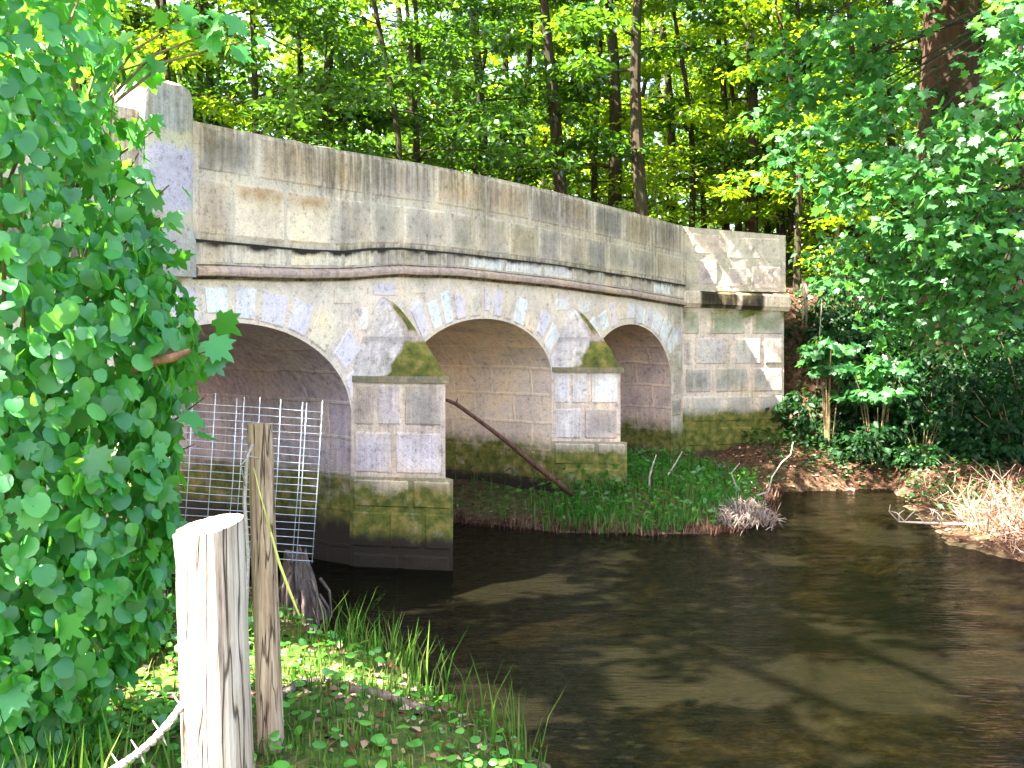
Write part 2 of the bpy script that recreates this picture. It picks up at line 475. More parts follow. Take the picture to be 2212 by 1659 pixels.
# ---- cutwaters
def cutwater(s0, s1, sn, p, zl, zap, zf, sap):
    """plan triangle s0 - nose(sn, -p) - s1; ledge at zl, footing below zf, pyramid cap up to zap"""
    root = MB()
    def wear(z):
        return lambda u, v: (max(sstep(-1.18, -1.45, v) * .72, .35 * sstep(-.62, -.42, v)), .30 + .35 * clamp(nz(u * 3, v * 3, 4) + .2), sstep(-1.72, -2.0, v))
    wr = wear(0)
    def side(a, bpt, sign, off=0.0):
        (sa, wa), (sb, wb) = a, bpt
        ln = math.hypot(sb - sa, wb - wa)
        nx, nw = (wb - wa) / ln, -(sb - sa) / ln       # outward in (s, w)
        if sign < 0: nx, nw = -nx, -nw
        if nw > 0: nx, nw = -nx, -nw
        def f(u, v, h): return bp(sa + (sb - sa) * u / ln + nx * h, wa + (wb - wa) * u / ln + nw * h, v)
        return f, ln
    for (A, B) in (((s0, 0.0), (sn, -p)), ((sn, -p), (s1, 0.0))):
        f, ln = side(A, B, 1)
        root.grid(lambda u, v: f(u * ln, zf + (zl - zf) * v, 0), 10, 10, MORT, lambda q: wr(q[0], q[2] - E))
        zr = [zf, zf + (zl - zf) * .5, zl - .01]
        cuts = [[0.015, .45, .985], [.015, .27, .55, .985]] if random.random() < .9 else [[.015, .5, .985]] * 2
        for r in range(2):
            for k in range(len(cuts[r]) - 1):
                u0, u1 = cuts[r][k] * ln + .012, cuts[r][k + 1] * ln - .012
                block(root, [(u0, zr[r] + .014), (u1, zr[r] + .014), (u1, zr[r + 1] - .016), (u0, zr[r + 1] - .016)], f, vary(random.choice([LILAC, WARM, GREY, PALE])), wr, .011)
    # string course under the cap
    o = .035
    P0, P1, P2 = (s0 - .01, 0), (sn, -p - o * 1.3), (s1 + .01, 0)
    for (A, B) in ((P0, P1), (P1, P2)):
        root.grid(lambda u, v: bp(A[0] + (B[0] - A[0]) * u, A[1] + (B[1] - A[1]) * u - (.02 if 0 < u < 1 else 0), zl - .025 + .06 * v), 10, 2, GREY, (.55, .5, 0))
    top = [root.vert(bp(q[0], q[1], zl + .035), GREY, (.6, .5, 0)) for q in (P0, P1, P2)]
    root.f.append(tuple(top))
    bt = [root.vert(bp(q[0], q[1], zl - .025), GREY, (.3, .5, 0)) for q in (P0, P1, P2)]
    root.f.append(tuple(reversed(bt)))
    cw = root.build('cutwater', M_STONE, bridge, BB)
    # footing, a little wider than the pier
    mb = MB(); o = .09
    G0, G1, G2 = (s0 - .02, .0), (sn, -p - o), (s1 + .02, 0)
    for (A, B) in ((G0, G1), (G1, G2)):
        f, ln = side(A, B, 1)
        mb.grid(lambda u, v: f(u * ln, ZB + (zf - ZB) * v, 0), 12, 16, (.42, .36, .26), lambda q: wr(q[0], q[2] - E))
        zr = [ZB + .2, -1.98, zf - .30, zf - .006]
        for r in range(3):
            cc = [[.01, .5, .99], [.01, .38, .72, .99], [.01, .6, .99]][r]
            for k in range(len(cc) - 1):
                u0, u1 = cc[k] * ln + .012, cc[k + 1] * ln - .012
                block(mb, [(u0, zr[r] + .012), (u1, zr[r] + .012), (u1, zr[r + 1] - .01), (u0, zr[r + 1] - .01)], f, vary(random.choice([TAN, CREAM, WARM])), wr, .012, rough=.012)
    t = [mb.vert(bp(q[0], q[1], zf), TAN, (.6, .3, 0)) for q in (G0, G1, G2)]; mb.f.append(tuple(t))
    mb.build('footing', M_STONE, bridge, BB)
    # cap: two courses of a swelling pyramid that leans back on the wall
    cap = MB(); N = 14
    apex = (sap, 0.0)
    def ring_pt(h, q):
        # q 0..1 round the triangle edge s0 -> nose -> s1 ; h 0..1 up
        k = (1 - h) ** .66
        step = -.05 if h > .49 else 0.0
        k = max(0.0, k + step * (1 - h) * 1.2)
        if q < .5: a_, b_, u = (s0, 0.), (sn, -p), q * 2
        else: a_, b_, u = (sn, -p), (s1, 0.), (q - .5) * 2
        x, w = a_[0] + (b_[0] - a_[0]) * u, a_[1] + (b_[1] - a_[1]) * u
        w -= .05 * math.sin(math.pi * u)
        return apex[0] + (x - apex[0]) * k, w * k
    hs = [0, .06, .14, .22, .3, .38, .45, .487, .495, .53, .6, .68, .76, .84, .92, 1]
    rows = []
    for h in hs:
        row = []
        for i in range(N * 2 + 1):
            q = i / (N * 2); s, w = ring_pt(h, q); z = zl + .03 + (zap - zl - .03) * h
            w -= .006 * nz(s * 9, z * 9, 1)
            qb = (.13 + .34 * h) if h < .49 else .34 + .1 * (h - .49)
            m_ = sstep(qb - .02, qb + .05, q + .10 * nz(z * 7, q * 9, 2) + .06 * nz(z * 19, q * 21, 5)) * (1 if h < .44 else .15 if h < .55 else sstep(.95, .8, h))
            tt = tuple(c_ * (1 + .22 * nz(s * 5, z * 5, 3)) * (.7 if abs(h - .47) < .025 or abs(q - .17 - .1 * h) < .008 else 1) for c_ in (.68, .59, .57)) if q < .33 else WARM
            row.append(cap.vert(bp(s, w, z), tt, (m_, .38 + .6 * m_, .28 * m_ * (1 if h < .2 or h > .4 else .5)), (s, z)))
        rows.append(row)
    for j in range(len(rows) - 1):
        for i in range(N * 2):
            cap.f.append((rows[j][i], rows[j][i + 1], rows[j + 1][i + 1], rows[j + 1][i]))
    cap.build('cap', M_STONE, cw, BB)
cutwater(1.765, 2.525, 2.14, .83, -.395, .40, -1.30, 2.20)
cutwater(5.28, 6.08, 5.66, .74, -.40, .40, -1.27, 5.70)

# ---- cornice moulding and band course
prof = [(.02, 0.0), (-.025, .0), (-.03, .018), (-.055, .022), (-.07, .034), (-.078, .055), (-.078, .075), (-.07, .09), (-.052, .098), (-.05, .112), (-.04, .125), (.02, .125)]
mb = MB()
svals = np.arange(-.02, 9.06, .08)
rows = []
for s in svals:
    row = []
    jz = .008 * nz(s * 1.7, 0, 3)
    for w, z in prof:
        row.append(mb.vert(bp(s, w + .004 * nz(s * 5, z * 30, 2), cb(s) + z + jz), tuple(c_ * (1 + .12 * nz(s * 1.3, z * 9, 4)) for c_ in (.58, .40, .35)), (.06, .3 + .3 * clamp(nz(s * 2, z * 5, 8)), .55 if z > .1 or z < .025 else 0), (s, z)))
    rows.append(row)
for i in range(len(rows) - 1):
    for j in range(len(prof) - 1): mb.f.append((rows[i][j], rows[i][j + 1], rows[i + 1][j + 1], rows[i + 1][j]))
mb.f.append(tuple(rows[0])); mb.f.append(tuple(reversed(rows[-1])))
mb.build('cornice', M_STONE, bridge, BB, smooth=False)

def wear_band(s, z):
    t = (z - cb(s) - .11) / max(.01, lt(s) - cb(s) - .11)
    return (.18 * sstep(.2, 1, t), .25 + .55 * sstep(.35, 1.0, t) + (.25 if 1.9 < s < 3.2 else 0) + .1 * nz(s, z, 0), .95 * sstep(.80, .97, t + .08 * nz(s * 4, 0, 6)))  # last channel draws a dark line along the band's top edge
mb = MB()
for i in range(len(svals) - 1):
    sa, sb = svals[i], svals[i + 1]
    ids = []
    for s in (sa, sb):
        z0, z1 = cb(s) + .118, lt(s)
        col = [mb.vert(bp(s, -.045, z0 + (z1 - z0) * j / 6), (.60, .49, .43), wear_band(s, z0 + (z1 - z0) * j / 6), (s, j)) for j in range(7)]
        col.append(mb.vert(bp(s, .02, z1 + .02), (.12, .08, .06), (.2, .8, .9))); ids.append(col)  # ledge top coloured dark brown
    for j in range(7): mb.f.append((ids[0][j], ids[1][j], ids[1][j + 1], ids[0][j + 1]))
fb = lambda u, v, h: bp(u, -.045 - h, v)
cuts = [0.02, .32, .95, 1.62, 2.05, 2.75, 3.5, 4.2, 5.0, 5.7, 6.4, 7.2, 7.9, 8.5, 9.0]
for k in range(len(cuts) - 1):
    a, b = cuts[k] + .006, cuts[k + 1] - .006
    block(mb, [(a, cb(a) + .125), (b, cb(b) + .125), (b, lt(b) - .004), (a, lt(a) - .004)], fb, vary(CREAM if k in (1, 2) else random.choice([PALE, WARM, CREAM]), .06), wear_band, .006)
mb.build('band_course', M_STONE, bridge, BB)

def panel_tint(s, z):
    t = (z - lt(s)) / (md(s) - lt(s)) + .10 * nz(s * 4, z * 3, 2) + .16 * nz(s * 11, 0, 8)
    k = sstep(.62, .92, t); kg = sstep(.45, .75, t) * clamp(.3 + nz(s * 3, z, 4))
    return tuple(a * (1 - k) * (1 - kg * .5) + b * k + c_ * kg * .5 * (1 - k) for a, b, c_ in zip((.88, .67, .52), (.46, .25, .12), (.36, .32, .12)))
# ---- parapets
def wear_par(s, z):
    t = (z - lt(s)) / (tp(s) - lt(s))
    up = sstep(.35, .95, t)
    n = nz(s * .9, z * 1.4, 11)
    pale = 1.0
    if s_of(500) < s < s_of(718) and z < md(s): pale = .1 + .9 * sstep(.42, .60, t + .06 * n)
    n2 = nz(s * 2.3, z * 1.1, 17)
    return (clamp(.06 + .26 * clamp(n + .1) + (.14 if 3.2 < s < 8 and t < .5 else 0)) * pale, clamp(.30 + .55 * up + .55 * n + .45 * n2 + .7 * sstep(.09, .0, t)) * pale, .35 * sstep(.07, .0, t) + .12 * up * clamp(.5 + n2))  # lowest strip, just above the ledge, is darkened too
def parapet(name, wf, wb, stones):
    mb = MB()
    svs = list(np.arange(SL, SR, .1)) + [SR]
    rows = []
    for s in svs:
        z0, z1 = cb(s) + .05, tp(s)
        row = [mb.vert(bp(s, wf, z0 + (z1 - z0) * j / 10), (.68, .54, .45), wear_par(s, z0 + (z1 - z0) * j / 10), (s, j)) for j in range(11)]
        row += [mb.vert(bp(s, wf + (wb - wf) * .5, z1 + .025), (.5, .45, .36), (.25, .2, 0)), mb.vert(bp(s, wb, z1), (.5, .45, .36), (.2, .2, 0)), mb.vert(bp(s, wb, z0), WARM, (.1, .2, 0))]
        rows.append(row)
    for i in range(len(rows) - 1):
        for j in range(len(rows[0]) - 1): mb.f.append((rows[i][j], rows[i + 1][j], rows[i + 1][j + 1], rows[i][j + 1]))
    mb.f.append(tuple(rows[0])); mb.f.append(tuple(reversed(rows[-1])))
    if stones:
        fp = lambda u, v, h: bp(u, wf - h, v)
        up = [0.0] + [s_of(x) for x in (546, 794, 936, 1048, 1142, 1209, 1280, 1345, 1407)] + [9.0]
        lo = [0.0] + [s_of(x) for x in (500, 616, 718, 797, 867, 968, 1027, 1096, 1162, 1206, 1262, 1311, 1360, 1413)] + [9.0]
        for k in range(len(up) - 1):
            a, b = up[k] + .012, up[k + 1] - .012
            block(mb, [(a, md(a) + .012), (b, md(b) + .012), (b, tp(b) - .004), (a, tp(a) - .004)], fp, vary(random.choice([WARM, GREY, WARM, TAN]), .2), wear_par, .009)
        for k in range(len(lo) - 1):
            g = .006 if k in (1,) else .014
            a, b = lo[k] + (.006 if k == 2 else .016), lo[k + 1] - g
            cc = (.88, .69, .56) if k in (1, 2) else random.choice([WARM, GREY, WARM, TAN, WARM])
            block(mb, [(a, lt(a) + .03), (b, lt(b) + .03), (b, md(b) - .014), (a, md(a) - .014)], fp, vary(cc, .08), wear_par, .016 if k in (1, 2) else .009, tintf=panel_tint if k in (1, 2) else None)
    return mb.build(name, M_STONE, bridge, BB)
parapet('parapet', -.005, .36, True)
parapet('parapet', WB - .36, WB + .005, False)

# ---- road deck on the bridge
mb = MB()
for i in range(len(svals) - 1):
    a, b = svals[i], svals[i + 1]
    q = [mb.vert(bp(s, w, lt(s) - .05), (.35, .31, .25), (.1, .1, 0)) for s, w in ((a, .3), (b, .3), (b, WB - .3), (a, WB - .3))]
    mb.f.append(tuple(q))
mb.build('road_deck', M_STONE, bridge, BB)

# ---- end pillar on the near left
mb = MB()
def pil(u, v, w):      # u 0..1 across, v height
    return bp(-.5 + .43 * u, w, v)
def pil_top(u, q): # rounded crown
    return 1.985 - .10 * abs(2 * u - 1) ** 5 - .05 * abs(2 * q - 1) ** 4 + .012 * nz(u * 5, q * 5, 2)
def wear_pil(p):
    z = p[2] - E
    return (.10 + .2 * sstep(.9, .55, z), .05 + .62 * sstep(1.45, 1.65, z) * sstep(2.02, 1.9, z) + .2 * sstep(.95, .7, z), 0)
w0, w1 = -.11, .40
def tint_p(p):
    z = p[2] - E
    if z > 1.60: return (.44, .40, .39)
    if z > 1.46: return (.56, .48, .36)
    if z > .98: return (.55, .46, .56)
    if z > .86: return (.52, .44, .36)
    return (.46, .41, .42)
def rim(u, k=9): return .5 + (u - .5) * 1.0
def pz(v, u, q): return .47 + (pil_top(u, q) - .47) * v
bul = lambda z: .02 * sstep(.95, .7, z)
mb.grid(lambda u, v: bp(-.51 + .43 * u + (bul(pz(v, u, 0)) if u > .5 else 0) + .006 * nz(u * 4, v * 9, 1), w0 - bul(pz(v, u, 0)) - .006 * nz(u * 6, v * 11, 4) + .03 * abs(2 * u - 1) ** 8, pz(v, u, 0)), 14, 40, tint_p, wear_pil)
mb.grid(lambda u, v: bp(-.51 + .006 * nz(u * 4, v * 9, 7), w0 + .03 + (w1 - w0 - .03) * u, pz(v, 0, u)), 10, 40, tint_p, wear_pil)
mb.grid(lambda u, v: bp(-.08, w0 + .03 + (w1 - w0 - .03) * u, pz(v, 1, u)), 10, 40, tint_p, wear_pil)
mb.grid(lambda u, v: bp(-.51 + .43 * u, w1, pz(v, u, 1)), 8, 20, tint_p, wear_pil)
mb.grid(lambda u, v: bp(-.51 + .43 * u, w0 + .03 * abs(2 * u - 1) ** 8 + (w1 - w0 - .03 * abs(2 * u - 1) ** 8) * v, pil_top(u, v)), 14, 12, (.62, .55, .47), (.05, .05, 0))
mb.build('end_pillar', M_STONE, bridge, BB, smooth=True)

# ---- right abutment: a wing turned towards the stream
A0 = np.array(bp(9.0, 0, 0)[:2]); A1 = np.array([4.335, 15.78])
AL = float(np.linalg.norm(A1 - A0)); AE = (A1 - A0) / AL; AN = np.array([AE[1], -AE[0]])
def ab(u, h, z):
    q = A0 + AE * u + AN * h; return (q[0], q[1], z + E)
fa = lambda u, v, h: ab(u, h, v)
def au(x): # picture x -> u on the wing face
    k = (x - 1106) / F
    return (k * A0[1] - A0[0]) / (AE[0] - k * AE[1])
def az(y, u): return -(y - 729) / F * (A0[1] + AE[1] * u)
def wear_ab(u, z):
    n = nz(u * 2.2, z * 2.2, 21)
    top = sstep(.05, .40, z) * (.62 + .5 * n)
    return (clamp(max(top if z < .5 else .05, sstep(-.98, -1.3, z + .12 * n) * .85, .30 * clamp(n + .2))), clamp(.24 + .45 * n + (.35 if u < .12 and z > .4 else 0)), sstep(-1.62, -1.9, z))
mb = MB()
def box_uv(mb, u0, u1, h0, h1, z0, z1, tint, wf, nu, nv):
    mb.grid(lambda u, v: ab(u0 + (u1 - u0) * u, h1, z0 + (z1 - z0) * v), nu, nv, tint, lambda p: wf(float(np.dot(np.array(p[:2]) - A0, AE)), p[2] - E))
    mb.grid(lambda u, v: ab(u1, h0 + (h1 - h0) * u, z0 + (z1 - z0) * v), 5, nv, tint, lambda p: wf(u1, p[2] - E))
    mb.grid(lambda u, v: ab(u0, h0 + (h1 - h0) * u, z0 + (z1 - z0) * v), 2, 2, tint, (0, .3, 0))
    mb.grid(lambda u, v: ab(u0 + (u1 - u0) * u, h0 + (h1 - h0) * v, z1), 6, 3, (.52, .46, .38), (.1, .1, 0))
    mb.grid(lambda u, v: ab(u0 + (u1 - u0) * u, h0, z0 + (z1 - z0) * v), 3, 3, tint, (.2, .3, 0))
box_uv(mb, 0, AL - .03, -2.4, 0.0, ZB, .50, MORT, wear_ab, 24, 40)
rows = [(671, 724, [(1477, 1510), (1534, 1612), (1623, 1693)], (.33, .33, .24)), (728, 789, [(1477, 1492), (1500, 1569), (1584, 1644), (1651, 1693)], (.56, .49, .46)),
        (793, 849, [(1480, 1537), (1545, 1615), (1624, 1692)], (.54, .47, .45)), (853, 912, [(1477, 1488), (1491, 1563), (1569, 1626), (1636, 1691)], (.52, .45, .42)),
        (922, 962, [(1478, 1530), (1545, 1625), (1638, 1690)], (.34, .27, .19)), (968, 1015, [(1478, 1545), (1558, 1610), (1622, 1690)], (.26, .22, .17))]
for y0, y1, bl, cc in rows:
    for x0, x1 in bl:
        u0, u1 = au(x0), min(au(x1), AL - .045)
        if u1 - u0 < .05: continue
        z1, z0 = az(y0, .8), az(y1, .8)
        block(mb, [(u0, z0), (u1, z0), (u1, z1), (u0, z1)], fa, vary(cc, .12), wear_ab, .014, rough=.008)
mb.build('abutment', M_STONE, bridge, BB)
# abutment parapet above its string course
mb = MB()
def wear_abp(u, z): return (.05, clamp(.18 + .30 * nz(u * 2, z * 2, 31) + .5 * sstep(.16, .02, u) + .25 * sstep(1.45, 1.68, z) * clamp(nz(u * 3, z, 9) + .4)), 0)
ztop = lambda u: 1.705 - .05 * u
mb.grid(lambda u, v: ab(u * AL, -.0 + .01 * nz(u * 9, v * 6, 5), .72 + (ztop(u * AL) - .72) * v), 26, 16, (.56, .47, .38), lambda p: wear_abp(float(np.dot(np.array(p[:2]) - A0, AE)), p[2] - E))
mb.grid(lambda u, v: ab(AL, -.38 * u, .72 + (ztop(AL) - .72) * v), 4, 10, (.5, .44, .38), (.1, .3, 0))
mb.grid(lambda u, v: ab(u * AL, -.38 * v, ztop(u * AL) + (.015 if 0 < v < 1 else 0)), 12, 2, (.62, .56, .46), (.05, .05, 0))
mb.grid(lambda u, v: ab(u * AL, -.38, .55 + (ztop(u * AL) - .55) * v), 6, 4, WARM, (.1, .3, 0))
for x0, x1, y0, y1, cc in ((1492, 1562, 506, 552, WARM), (1568, 1690, 510, 560, (.58, .48, .40)), (1506, 1550, 560, 618, GREY), (1572, 1612, 576, 622, GREY), (1620, 1690, 572, 624, WARM)):
    u0, u1 = au(x0), min(au(x1), AL - .04); z1, z0 = az(y0, .8), az(y1, .8)
    block(mb, [(u0, z0), (u1, z0), (u1 - .01, z1), (u0 + .02, z1)], fa, vary(cc, .06), wear_abp, .006, rough=.012)
mb.build('abutment_parapet', M_STONE, bridge, BB)
mb = MB()
ring = [(-.3, .47), (.035, .47), (.05, .50), (.075, .53), (.075, .69), (.04, .725), (-.3, .73)]
us = np.linspace(-.01, AL + .045, 30)
def wear_str(u, z):
    mo = 1.0 if (.28 < u < .92 or 1.0 < u < 1.36) else .12
    return (.55 * mo, .35 + .6 * mo, .75 * mo * clamp(.75 + .5 * nz(u * 3, z * 6, 2)))
R = [[mb.vert(ab(u, h + .006 * nz(u * 6, z * 9, 3), z - .03 * u), CREAM if not .28 < u < 1.36 else WARM, wear_str(u, z), (u, z)) for h, z in ring] for u in us]
for i in range(len(R) - 1):
    for j in range(len(ring) - 1): mb.f.append((R[i][j], R[i + 1][j], R[i + 1][j + 1], R[i][j + 1]))
mb.f.append(tuple(R[0])); mb.f.append(tuple(reversed(R[-1])))
mb.build('string_course', M_STONE, bridge, BB)
# left wing wall, mostly behind the leaves
mb = MB()
mb.box(lambda a, b, c: bp(-1.6 - a * .9, b + a * .25, c), 0, 2.6, .02, .42, ZB, .40, (.5, .44, .38), (.35, .4, 0))
mb.box(lambda a, b, c: bp(-1.6 - a * .9, b + a * .25, c), 0, 2.6, -.01, .45, .40, .50, (.52, .46, .4), (.3, .4, 0))
mb.build('wing_wall', M_STONE, bridge, BB)

# ------------------------------------------------------------------ ground and water
WP = np.array([(1.5, 1.5), (.75, 3.6), (.12, 4.97), (-.25, 5.55), (-.55, 6.0), (-1.06, 6.65), (-1.5, 7.1), (-1.75, 7.75), (-2.1, 7.95), (-3.1, 7.1), (-8, 10.5), (-16, 16), (-13, 20), (-5, 14.5),
               (-.67, 11.48), (0, 11.2), (.48, 10.95), (1.48, 10.8), (2.32, 10.9), (2.95, 11.5), (3.15, 12.6), (3.7, 13.8), (4.8, 13.9), (5.3, 14.0), (5.0, 12.6), (4.72, 11.4), (4.55, 10.4), (4.8, 9.4), (5.5, 7.5),
               (6.5, 5), (7.5, 1), (6, -4), (2, -4)])
def sdist(X, Y):
    d = np.full(X.shape, 1e9); ins = np.zeros(X.shape, bool)
    n = len(WP)
    for i in range(n):
        a, b = WP[i], WP[(i + 1) % n]
        e = b - a; t = np.clip(((X - a[0]) * e[0] + (Y - a[1]) * e[1]) / (e @ e), 0, 1)
        d = np.minimum(d, np.hypot(X - a[0] - t * e[0], Y - a[1] - t * e[1]))
        c = ((a[1] > Y) != (b[1] > Y)) & (X < (b[0] - a[0]) * (Y - a[1]) / (b[1] - a[1] + 1e-12) + a[0])
        ins ^= c
    return np.where(ins, -d, d)
def ss_(a, b, v):
    t = np.clip((v - a) / (b - a), 0, 1); return t * t * (3 - 2 * t)
def wav(X, Y, f, ph): return np.sin(X * f + ph + 1.7 * np.sin(Y * f * .7 + ph)) * np.cos(Y * f * .9 - ph * 2 + np.sin(X * f * .6))
def H(X, Y):
    X = np.asarray(X, float); Y = np.asarray(Y, float)
    d = sdist(X, Y) + .10 * wav(X, Y, 4.3, .6) * ss_(30, 12, np.abs(Y))
    near = ss_(9.5, 7.0, Y - X * .3)
    isl = ss_(9.6, 10.4, Y) * ss_(3.6, 3.2, X) * ss_(-2.0, -1.0, X)
    rb = ss_(8.2, 9.0, Y) * ss_(13.4, 12.6, Y) * ss_(4.0, 4.4, X)
    rise = (.30 - .20 * isl - .24 * rb) * ss_(0, .45, d) + .10 * isl * ss_(.5, 1.8, d) + .16 * ss_(.3, 1.4, d)
    h = np.where(d > 0, rise + .05 * ss_(1, 4, d), np.maximum(-.40, .45 * np.minimum(d, 0) * 1.1 - .02))
    h = h + (.035 * wav(X, Y, 2.1, 1.) + .018 * wav(X, Y, 6.7, 2.)) * ss_(-.2, .5, d)
    s = (X + 2.518) * DX + (Y - 7.9) * DY; w = -(X + 2.518) * DY + (Y - 7.9) * DX
    em = ss_(-3.0, -.5, w) * ss_(8.0, 4.2, w)
    along = ss_(9.9, 11.2, s) + ss_(-1.3, -2.6, s)
    zr = 2.75 + .055 * np.clip(s - 10, 0, 30)
    h = np.where(em * along > .01, np.maximum(h, em * along * zr), h)
    far = ss_(0.5, 6, d) * (ss_(17, 34, Y) * 2.8 + ss_(5.5, 13, X) * 1.0 + ss_(60, 140, np.hypot(X, Y)) * 6)
    return h + far * (1 - .6 * em * along)
gx = np.unique(np.concatenate([np.linspace(-150, -12, 30), np.linspace(-12, -5, 22), np.arange(-5, 8, .085), np.linspace(8, 20, 40), np.linspace(20, 150, 34)]))
gy = np.unique(np.concatenate([np.linspace(-60, -4, 16), np.linspace(-4, 1.5, 20), np.arange(1.5, 17, .085), np.linspace(17, 32, 44), np.linspace(32, 170, 34)]))
GX, GY = np.meshgrid(gx, gy)
GZ = H(GX, GY)
V = np.stack([GX, GY, GZ], -1).reshape(-1, 3)
nx_, ny_ = len(gx), len(gy)
ii = (np.arange(ny_ - 1)[:, None] * nx_ + np.arange(nx_ - 1)[None, :]).ravel()
FQ = np.stack([ii, ii + 1, ii + nx_ + 1, ii + nx_], -1)
D = sdist(GX, GY)
sG = (GX + 2.518) * DX + (GY - 7.9) * DY; wG = -(GX + 2.518) * DY + (GY - 7.9) * DX
green = np.clip(ss_(.05, .7, D) * ss_(9.0, 6.5, GY - .2 * GX) * .9 + .5 * ss_(13.5, 12, GY) * ss_(9, 11, GY) * ss_(.15, .6, D), 0, 1)
wet = ss_(.16, -.08, D)
A = np.stack([green.ravel(), wet.ravel(), np.clip(D, 0, 1).ravel()], -1)
me = mesh_np('ground', V, FQ, True, {'zone': A})
m = NT('ground_soil')
co = m.n('TexCoord').outputs['Object']; z3 = m.sep(m.attr('zone'))
n1 = m.noise(co, 2.5, 6, .65); n2 = m.noise(co, 14, 5, .7); n3 = m.noise(co, 45, 3, .7)
lit = m.ramp(n2, [(.3, (.024, .013, .008)), (.5, (.075, .040, .024)), (.68, (.20, .11, .07))])
lit = m.mix(1, lit, m.ramp(n3, [(.35, (.55, .5, .5)), (.6, (1.15, 1.1, 1.0))]), 'MULTIPLY')
gr = m.ramp(n2, [(.3, (.03, .07, .012)), (.6, (.09, .16, .025)), (.75, (.16, .15, .06))])
gf = m.math('MULTIPLY', z3[0], m.ramp(n1, [(.32, .25), (.6, 1.0)]), True)
c = m.mix(gf, lit, gr)
bed = m.ramp(n2, [(.32, (.05, .042, .02)), (.5, (.14, .115, .06)), (.66, (.36, .29, .17))])
bed = m.mix(1, bed, m.ramp(n1, [(.35, (.35, .33, .3)), (.6, (1.1, 1.05, 1.0))]), 'MULTIPLY')
c = m.mix(m.math('MULTIPLY', z3[1], .95, True), c, bed)
m.principled(c, .95, m.bump(m.math('ADD', n2, n3), .7, .04), .15)
tag(obj('ground', me, m.m), kind='structure')

# water: a thin sheet over the real bed
wx = np.concatenate([np.linspace(-18, -4, 20), np.arange(-3.8, 7.5, .1), np.linspace(7.6, 14, 8)]); wy = np.concatenate([np.linspace(-8, 1.5, 10), np.arange(1.6, 16, .1), np.linspace(16.2, 24, 10)])
WX, WY = np.meshgrid(wx, wy)
WZ = .003 * wav(WX, WY * 1.6, 3.1, .4) + .002 * wav(WX, WY * 2, 7.3, 1.9)
V = np.stack([WX, WY, WZ], -1).reshape(-1, 3); nx_ = len(wx)
ii = (np.arange(len(wy) - 1)[:, None] * nx_ + np.arange(nx_ - 1)[None, :]).ravel()
me = mesh_np('stream_water', V, np.stack([ii, ii + 1, ii + nx_ + 1, ii + nx_], -1), True)
m = NT('stream_water')
co = m.n('TexCoord').outputs['Object']
w1 = m.noise(m.mapping(co, (.8, 2.4, 1)), 2.3, 4, .55); w2 = m.noise(m.mapping(co, (1.6, 5.5, 1)), 5.0, 3, .5)
bmp = m.bump(m.math('ADD', m.math('MULTIPLY', w1, 1.0), m.math('MULTIPLY', w2, .6)), .60, .05)
fr = m.n('Fresnel'); fr.inputs['IOR'].default_value = 1.33; m.l(bmp, fr.inputs['Normal'])
tr = m.n('BsdfTransparent'); tr.inputs[0].default_value = (.20, .185, .112, 1)
df = m.n('BsdfDiffuse'); df.inputs[0].default_value = (.022, .0195, .010, 1)
bd = m.n('MixShader'); bd.inputs[0].default_value = .25
m.l(tr.outputs[0], bd.inputs[1]); m.l(df.outputs[0], bd.inputs[2])
gl = m.n('BsdfGlossy'); gl.inputs['Roughness'].default_value = .10; m.l(bmp, gl.inputs['Normal']); gl.inputs[0].default_value = (.38, .38, .37, 1)
ms = m.n('MixShader'); m.l(fr.outputs[0], ms.inputs[0]); m.l(bd.outputs[0], ms.inputs[1]); m.l(gl.outputs[0], ms.inputs[2])
m.l(ms.outputs[0], m.out.inputs['Surface'])
tag(obj('stream_water', me, m.m), kind='structure')

# ------------------------------------------------------------------ leaves
def fan(outline, fold=.12, drop=.1):
    """outline (x,y) closed, y along the leaf; centre fan with a slight fold along the midrib"""
    pts = [(0, .42, 0)] + [(x, y, fold * abs(x) - drop * y * y) for x, y in outline]
    n = len(outline)
    return np.array(pts, float), np.array([(0, 1 + i, 1 + (i + 1) % n) for i in range(n)])
LEAF_S = (np.array([(0, 0, 0), (.30, .42, .09), (0, 1, -.08), (-.30, .42, .09)], float), np.array([(0, 1, 2), (0, 2, 3)]))
LEAF_R = fan([(0, .02), (.24, -.02), (.46, .12), (.55, .40), (.50, .68), (.30, .88), (0, .98), (-.30, .88), (-.50, .68), (-.55, .40), (-.46, .12), (-.24, -.02)], .30, .22)
LEAF_H = fan([(0, .06), (.20, -.06), (.42, .06), (.50, .30), (.44, .46), (.36, .62), (.20, .82), (0, 1.12), (-.22, .80), (-.34, .64), (-.46, .44), (-.50, .28), (-.40, .04), (-.20, -.06)], .34, .20)
LEAF_R2 = fan([(0, .02), (.26, -.04), (.44, .16), (.50, .44), (.42, .70), (.22, .90), (.05, .97), (-.24, .84), (-.46, .62), (-.56, .34), (-.44, .10), (-.22, -.02)], -.22, .05)
_h = [(0, .04), (.16, -.06), (.36, .0), (.30, .14), (.60, .30), (.50, .42), (.66, .64), (.40, .60), (.34, .74), (.16, .66), (.12, .86)]
LEAF_M = fan(_h + [(0, 1.06)] + [(-x, y) for x, y in reversed(_h[1:])], .10, .12)
